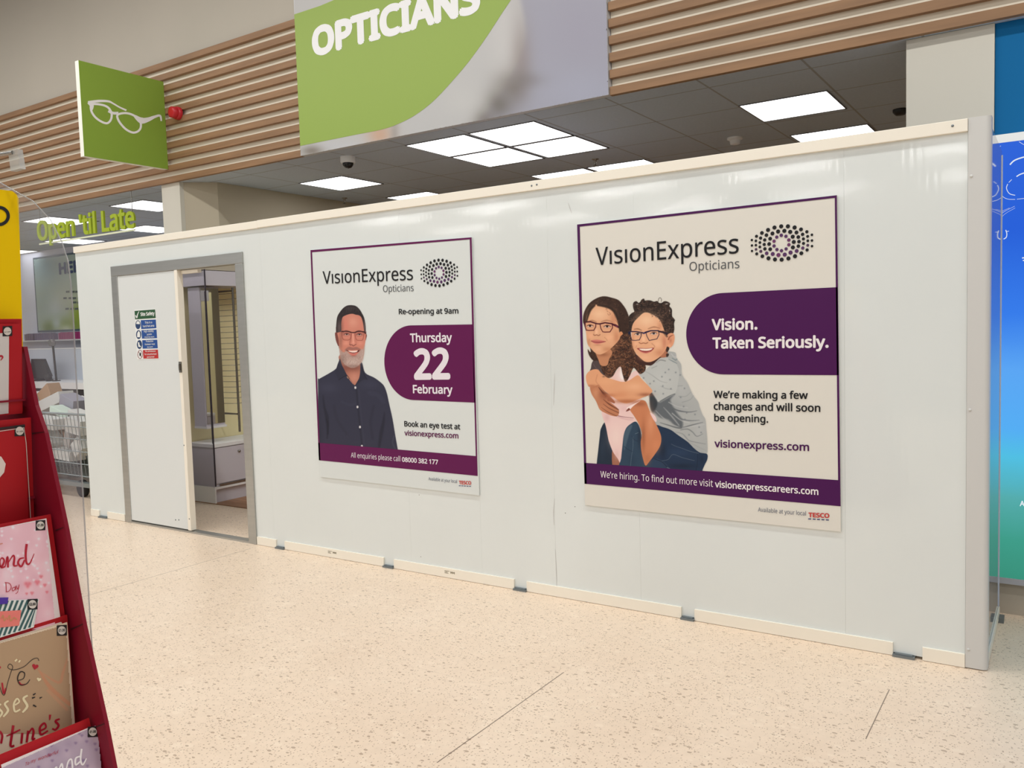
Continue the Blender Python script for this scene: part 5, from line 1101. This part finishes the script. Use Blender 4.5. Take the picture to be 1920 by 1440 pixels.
# yellow header board
XH = -.995
a = onX(35, 372, XH); b = onX(42, 640, XH); c_ = onX(30, 359, XH); d_ = onX(0, 360, XH)
yk = a[1]
pts = [(XH, b[1], 1.345), (XH, a[1], a[2]), (XH, a[1]-.003, a[2]+.006), (XH, a[1]-.009, c_[2]), (XH, YN+.03, d_[2]+.01), (XH, YN+.03, 1.345)]
hd = thing('header_board', (XH, (YC+YN)/2, 1.345), 'bright yellow header board with black lettering standing on top of the red card stand', 'sign')
o = MB().prism(pts, (-.005, 0, 0)).build('board', mat('yellow_board', (232, 188, 0), .5, .8, spec=.15), hd); fix_normals(o)
mb = MB(); pj = plane((XH+.0008, 0, 0), (1, 0, 0)); C0 = (-2, 405)
ribbon(mb, [(C0[0]+17.5*math.cos(a_), C0[1]+16*math.sin(a_)) for a_ in np.linspace(0, 6.283, 17)[:-1]], 6.2, pj, closed=True); mb.build('lettering', m_dark, hd)
# clear side guard
Ya = YC+.012
ac = [(-40, 330), (0, 342), (62, 377), (95, 412), (117, 455), (128, 490), (133, 530), (138, 600), (142, 680), (150, 830), (159, 980), (165, 1087), (170, 1170), (176, 1256)]
AP = [onY(*p, Ya) for p in ac]; AP.append(np.array([-1.40, Ya, AP[-1][2]])); AP.append(np.array([-1.40, Ya, AP[0][2]+.03]))
cg = glass('clear_acrylic', (215, 222, 232), (.97, .97, .98), .04, .10)
o = MB().prism(AP, (0, .0012, 0)).build('side_guard', cg, t); fix_normals(o); o['label'] = 'clear acrylic side guard'
mb = MB(); R_ = [p+np.array([0, -.0004, 0]) for p in AP[:-2]]
mb.tube(R_, .0011, 5).build('guard_edge', glass('acrylic_edge', (190, 190, 190), (.9, .9, .9), .1, .45), t)
# arm and clip above the stand
pj = planeY(-2.93); a, b = pj(-60, 298), pj(24, 286)
MB().tube([(-1.28, -2.93, 1.385), (-1.28, -2.93, a[2]), a, b], .003, 8).build('sign_arm', m_steel, t)
q = [pj(15, 283), pj(32, 279), pj(38, 316), pj(20, 321)]
o = MB().prism(q, (0, .008, 0)).build('clip', glass('clip_clear', (225, 228, 225), (.9, .9, .9), .05, .35), t); fix_normals(o)

# ---- cards
def lerp(a, b, f): return a+(b-a)*f
def card(k, off, tr, br, width, m, label, bh=None):
    """card leaning on tier k's front; tr/br = photo points of its right edge, off = distance in front"""
    A_, B_, n = PR[k]; P0 = A_+n*off; pj = plane(P0, n)
    a, b = pj(*tr), pj(*br); d = b-a
    y = (a[1]+b[1])/2
    w_ = np.array([0, -width, 0]); u = d-np.array([0, d[1], 0])
    a = np.array([a[0], min(a[1], YC-.006), a[2]]); b = a+u
    t = thing('greeting_card', tuple((a+b)/2+w_/2-u/2*0), label, 'card')
    o = MB().prism([a, b, b+w_, a+w_], -n*.0018).build('card_face', m, t); fix_normals(o)
    return t, plane(P0+n*.0004, n), plane(P0+n*.0008, n), plane(P0+n*.0013, n)
m_lb = mat('label_black', (30, 26, 28), .4, .9); m_lw = mat('label_white', (214, 206, 196), .4, .9); m_rink = mat('crimson_ink', (170, 26, 46), .4, .8)
def price(t, conv, cx, cy, s, pjs, txt='£1.00', tilt=0):
    mb = MB(); q = [(cx-s, cy-s), (cx+s, cy-s*1.1), (cx+s, cy+s), (cx-s, cy+s*1.08)]
    o = mb.poly([pjs[0](*p) for p in q]).build('price_sticker', m_lb, t); ORG[o.name] = ORG[t.name]
    MB().poly([pjs[1](cx+s*.80*math.cos(a), cy+s*.84*math.sin(a)) for a in np.linspace(0, 2*math.pi, 25)[:-1]]).build('white_disc', m_lw, o)
    mb = MB(); text_on(mb, txt, (cx-s*.62, cy+s*.28), (cx+s*.66, cy+s*.18), cy-s*.28, pjs[2], (0, 0, 1), .03); mb.build('lettering', m_lb, o)
def hearts(mb, pj, cx, cy, s, rot=0):
    P = []
    for q in np.linspace(0, 2*math.pi, 22)[:-1]:
        x = 16*math.sin(q)**3/17; y = -(13*math.cos(q)-5*math.cos(2*q)-2*math.cos(3*q)-math.cos(4*q))/17
        P.append((cx+s*(x*math.cos(rot)-y*math.sin(rot)), cy+s*(x*math.sin(rot)+y*math.cos(rot))))
    mb.poly([pj(*p) for p in P])
# tier 0: red bordered card with grey inside
c0, p1, p2, p3 = card(0, .006, (39.5, 607), (43, 775), .13, m_rd, 'red bordered card with pale grey centre in the top tier of the stand')
MB().poly([p1(*p) for p in ((-40, 627), (17, 624), (16, 775), (-40, 782))]).build('grey_centre', mat('card_grey', (206, 200, 196), .5, .85), c0)
mb = MB(); ribbon(mb, [(-10, 680), (0, 668), (5, 670), (1, 676)], [2, 4, 1], p2); mb.build('brush_lettering', m_rink, c0); price(c0, None, 14, 621, 9, (p2, p3, p3))
# tier 1
c1, p1, p2, p3 = card(1, .006, (47.5, 797), (59, 975), .13, m_rd, 'red card with black top border and large white heart in the second tier')
mb = MB(); ribbon(mb, [(-40, 812), (0, 804), (47, 798)], 5, p1, smooth=False); mb.build('black_border', mat('border_black', (48, 26, 28), .5), c1)
mb = MB(); ribbon(mb, [(-40, 818), (0, 808.5), (45, 802), (49, 830), (57.5, 972)], 1.3, p2, smooth=False); mb.build('cream_rule', m_lw, c1)
mb = MB(); hearts(mb, p2, -34, 885, 48); mb.build('white_heart', mat('heart_white', (226, 214, 206), .5, .85), c1); price(c1, None, 37, 808, 9.5, (p2, p3, p3))
# tier 2: pink card and a small striped one in front
c2, p1, p2, p3 = card(2, .006, (87, 972), (105, 1180), .13, mat('card_white_edge', (226, 214, 212), .5, .85), 'pink watercolour card with red brush lettering in the third tier of the stand')
A_, B_, n = PR[2]; pp = plane(A_+n*.0063, n)
pc = Pic(-14, 970, 108, 1180, 1.0, (222, 176, 186)); pc.poly([(-30, 996), (85, 976), (103.5, 1185), (-30, 1185)], (222, 178, 188), 1, smooth=False)
for _ in range(60): pc.blob(g.uniform(-10, 100), g.uniform(980, 1160), 9, 12, ((236, 200, 206), (208, 156, 172), (226, 190, 200), (238, 210, 214))[int(g.integers(4))], .4)
for _ in range(46):
    x, y = g.uniform(-10, 92), g.uniform(985, 1110); pc.blob(x-1.2, y, 1.6, 1.8, (242, 222, 226), .75); pc.blob(x+1.2, y, 1.6, 1.8, (242, 222, 226), .75); pc.blob(x, y+1.5, 1.2, 1.6, (242, 222, 226), .7)
for x, y, s in ((52, 1096, 8), (70, 1092, 6), (84, 1097, 4), (77, 1081, 4), (60, 1112, 4), (88, 1110, 3.4), (50, 1113, 3)): pc.blob(x-s*.4, y-s*.2, s*.5, s*.5, (216, 112, 124), .8); pc.blob(x+s*.4, y-s*.2, s*.5, s*.5, (216, 112, 124), .8); pc.blob(x, y+s*.4, s*.45, s*.55, (216, 112, 124), .8)
pc.build('watercolour_print', pp, c2, .8, .4)
mb = MB(); 
for P, wd in (([(-6, 1040), (-2, 1058), (3, 1062), (8, 1052), (4, 1046), (0, 1052), (2, 1064), (10, 1062)], [3, 4, 2, 3]), ([(10, 1062), (14, 1044), (15, 1064)], [1.5, 4, 3.5]), ([(15, 1056), (24, 1042), (27, 1046), (26, 1060), (33, 1060)], [1.5, 3, 4, 2]), ([(45, 1046), (37, 1048), (34, 1056), (40, 1062), (46, 1050)], [2, 4, 3]), ([(50, 1020), (48, 1040), (50, 1056), (56, 1056), (64, 1038)], [4.5, 4, 3, 1])): ribbon(mb, P, wd, p2)
mb.build('brush_lettering', m_rink, c2)
mb = MB()
for P, wd in (([(-2, 1104), (-5, 1100), (-4, 1106), (-2, 1110), (-6, 1112)], 1.2), ([(11, 1092), (12, 1110)], 1.4), ([(9, 1092), (18, 1094), (21, 1101), (17, 1108), (11, 1110)], 1.1), ([(28, 1101), (23, 1103), (24, 1108), (28, 1105), (29, 1099), (30, 1107)], 1.1), ([(31, 1098), (33, 1105), (36, 1096)], 1.1), ([(36, 1096), (33, 1110), (29, 1113)], [1, 1])): ribbon(mb, P, wd, p2)
mb.build('small_lettering', m_rink, c2)
mb = MB(); ribbon(mb, [(-4, 1021), (5, 1019)], 2, p2, smooth=False); mb.build('orange_dash', mat('orange_ink', (206, 130, 110), .5, .85), c2); price(c2, None, 76, 985, 9, (p2, p3, p3))
A_, B_, n = PR[2]; P0 = A_+n*.010; sp_ = plane(P0, n)
q = [sp_(*p) for p in ((-40, 1128), (73, 1123), (63.5, 1176), (-40, 1208))]; dy = max(0, max(p[1] for p in q)-(YC-.012))
cs = thing('greeting_card', tuple(sum(q)/4), 'small teal and white diagonal striped card standing before the pink card', 'card')
o = MB().prism(q, -n*.0018).build('card_face', mat('stripe_white', (222, 224, 218), .5, .85), cs); fix_normals(o)
mb = MB(); sp2 = plane(P0+n*.0004, n)
for k in range(-6, 15):
    x0 = k*9.5-14; Pq = []
    for (ya, yb) in ((1125, 1178),):
        xa, xb_ = x0+26, x0; top_ = (xa, 1127-(xa)*.04); bot = (xb_, 1193-.31*xb_)
        lim = lambda x, y: (min(x, 73-(y-1123)*.19-1), y)
        mb.poly([sp2(*lim(top_[0], top_[1])), sp2(*lim(top_[0]+4.6, top_[1])), sp2(*lim(bot[0]+4.6, bot[1])), sp2(*lim(bot[0], bot[1]))])
mb.build('teal_stripes', mat('teal_ink', (58, 92, 92), .5, .85), cs)
sp3 = plane(P0+n*.0009, n)
MB().poly([sp3(*p) for p in ((-30, 1148), (40, 1144), (36, 1173), (-30, 1180))]).build('orange_label', mat('coral_ink', (226, 122, 112), .5, .85), cs)
sp4 = plane(P0+n*.0013, n)
MB().poly([sp4(*p) for p in ((-30, 1121), (16, 1120), (14, 1132), (-30, 1136))]).build('violet_tag', mat('violet_ink', (74, 44, 150), .5, .85), cs)
mb = MB(); 
for P in ([(2, 1160), (6, 1154), (8, 1164), (12, 1158)], [(14, 1162), (18, 1154), (20, 1164), (26, 1158), (32, 1162)]): ribbon(mb, P, 2, sp4)
mb.build('brush_lettering', mat('tan_ink', (196, 140, 96), .5, .85), cs); price(cs, None, 61, 1133, 9.5, (sp2, sp3, sp4), '£2.00')
# tier 3: kraft card with cream one behind
c3b, *_ = card(3, .004, (116, 1167), (131, 1370), .13, mat('cream_card', (226, 212, 190), .5, .85), 'cream card just showing behind the brown kraft card in the fourth tier')
c3, p1, p2, p3 = card(3, .009, (126, 1167), (139, 1372), .13, mat('kraft_card_edge', (224, 206, 180), .5, .85), 'brown kraft card with hand lettered love message in the fourth tier of the stand')
A_, B_, n = PR[3]; pp = plane(A_+n*.0093, n)
pc = Pic(-16, 1160, 138, 1376, 1.3, (174, 146, 116)); pc.poly([(-30, 1216), (122.5, 1173), (135, 1380), (-30, 1380)], (176, 148, 118), 1, smooth=False)
pc.line([(72, 1255), (95, 1290), (130, 1320)], [2, 8, 7], (196, 136, 104), 2, .7); pc.line([(76, 1260), (110, 1280), (118, 1262), (126, 1235)], [2, 5, 5, 2], (196, 138, 108), 2, .6); pc.line([(90, 1295), (125, 1330)], 6, (200, 146, 114), 2, .5)
pc.build('kraft_print', pp, c3, .8, .6)
mb = MB()
for P, wd in (([(-8, 1262), (-2, 1282), (4, 1300), (9, 1302), (14, 1282), (20, 1262), (24, 1250), (18, 1245), (15, 1252), (26, 1256), (45, 1250), (60, 1237), (70, 1234), (73, 1239)], 1.1), ([(34, 1276), (44, 1272), (46, 1262), (38, 1260), (33, 1272), (38, 1284), (50, 1282), (56, 1274)], [1.2, 2.2, 1.2]),
              ([(60, 1309), (66, 1307)], [3, 1.5]), ([(62, 1303), (67, 1300)], [3, 1.5]), ([(62, 1322), (68, 1325)], [3.2, 2]), ([(74, 1309), (79, 1307)], [2.6, 1])): ribbon(mb, P, wd, p2)
mb.build('black_lettering', m_lb, c3)
mb = MB(); 
for x, y, s, r in ((66, 1250, 6.5, .2), (-3, 1252, 5, .2)): hearts(mb, p2, x, y, s, r)
mb.build('red_hearts', m_rink, c3)
mb = MB()
for P, wd in (([(4, 1280), (7, 1300), (11, 1290)], [3, 4, 2]), ([(36, 1278), (40, 1284), (48, 1283)], [1.5, 3.5, 1.5]), ([(25, 1360), (22, 1380), (20, 1398), (27, 1398)], [5, 4.5, 4]), ([(12, 1380), (26, 1374), (38, 1368)], [2, 3.5, 2.5]), ([(42, 1374), (40, 1394)], [4.5, 4]), ([(50, 1392), (53, 1370)], [4, 4.5]), ([(53, 1376), (60, 1366), (63, 1372), (61, 1386), (66, 1384)], [2.5, 4, 4.5, 3]), ([(76, 1370), (86, 1364), (83, 1356), (75, 1364), (77, 1377), (90, 1370)], [3, 3.5, 4.5, 3]), ([(94, 1340), (93, 1350)], [4.5, 2]), ([(112, 1348), (104, 1352), (110, 1360), (104, 1368), (98, 1366)], [3, 4.5, 4, 3]), ([(-10, 1396), (-4, 1372), (4, 1378), (2, 1394)], [4, 4.5, 4])): mb = MB(); ribbon(mb, P, wd, p2); mb.build('brush_letter', m_rink, c3)

m_ci = mat('cream_ink', (236, 220, 180), .5, .85)
mb = MB()
for P, wd in (([(2, 1320), (-4, 1326), (4, 1336), (-2, 1346)], [3, 4, 4, 3]), ([(16, 1314), (9, 1320), (15, 1332), (6, 1344)], [3, 4, 4.5, 3]), ([(28, 1322), (36, 1316), (32, 1310), (26, 1320), (28, 1334), (38, 1330)], [3, 3, 4, 3]), ([(52, 1304), (44, 1310), (51, 1324), (42, 1336)], [3, 4.5, 5, 3]), ([(28, 1240), (32, 1236)], 3), ([(35, 1242), (38, 1238)], 2.6)): mb = MB(); ribbon(mb, P, wd, p2); mb.build('brush_letter', m_ci, c3)
mb = MB(); hearts(mb, p2, 73, 1274, 4.5, .2); mb.build('cream_heart', m_ci, c3); price(c3, None, 116, 1182, 9.5, (p2, p3, p3))
# tier 4: purple card
c4, p1, p2, p3 = card(4, .006, (184, 1357), (196, 1470), .13, mat('card_white_edge', (226, 214, 212), .5, .85), 'mauve card with tiny hearts and white brush lettering in the lowest visible tier')
A_, B_, n = PR[4]; pp = plane(A_+n*.0063, n)
pc = Pic(-16, 1350, 196, 1476, 1.3, (168, 150, 166)); pc.poly([(-30, 1452), (0, 1443), (181, 1361), (193, 1480), (-30, 1480)], (170, 152, 168), 1, smooth=False)
for _ in range(50): pc.blob(g.uniform(0, 190), g.uniform(1365, 1470), 9, 9, ((188, 168, 182), (148, 130, 152), (196, 176, 186))[int(g.integers(3))], .4)
for _ in range(36):
    x, y = g.uniform(40, 186), g.uniform(1370, 1450); pc.blob(x-1.4, y, 1.8, 1.9, (128, 108, 140), .7); pc.blob(x+1.4, y, 1.8, 1.9, (128, 108, 140), .7); pc.blob(x, y+1.8, 1.4, 1.8, (128, 108, 140), .7)
pc.build('watercolour_print', pp, c4, .8, .4)
mb = MB()
for P, wd in (([(110, 1444), (116, 1432), (118, 1446)], [2, 3.5, 3]), ([(124, 1444), (128, 1428), (134, 1424), (136, 1440)], [2.5, 3, 3.5]), ([(150, 1418), (142, 1422), (142, 1434), (150, 1428)], [2.5, 3.5, 3]), ([(153, 1404), (151, 1424), (155, 1434), (162, 1422)], [3.5, 3.5, 2]), ([(100, 1446), (106, 1438), (104, 1450)], 3)): ribbon(mb, P, wd, p2)
mb.build('white_brush_lettering', mat('white_card_ink', (232, 226, 226), .5, .85), c4)
for s_, l_, r_ in (('To my', (48, 1436), (68, 1427)), ('wonderful', (72, 1426), (110, 1412))):
    mb = MB(); text_on(mb, s_, l_, r_, l_[1]-7, p2, (0, 0, 1), .0, shear=.25); mb.build('small_lettering', m_rink, c4)
price(c4, None, 174, 1372, 9.5, (p2, p3, p3))
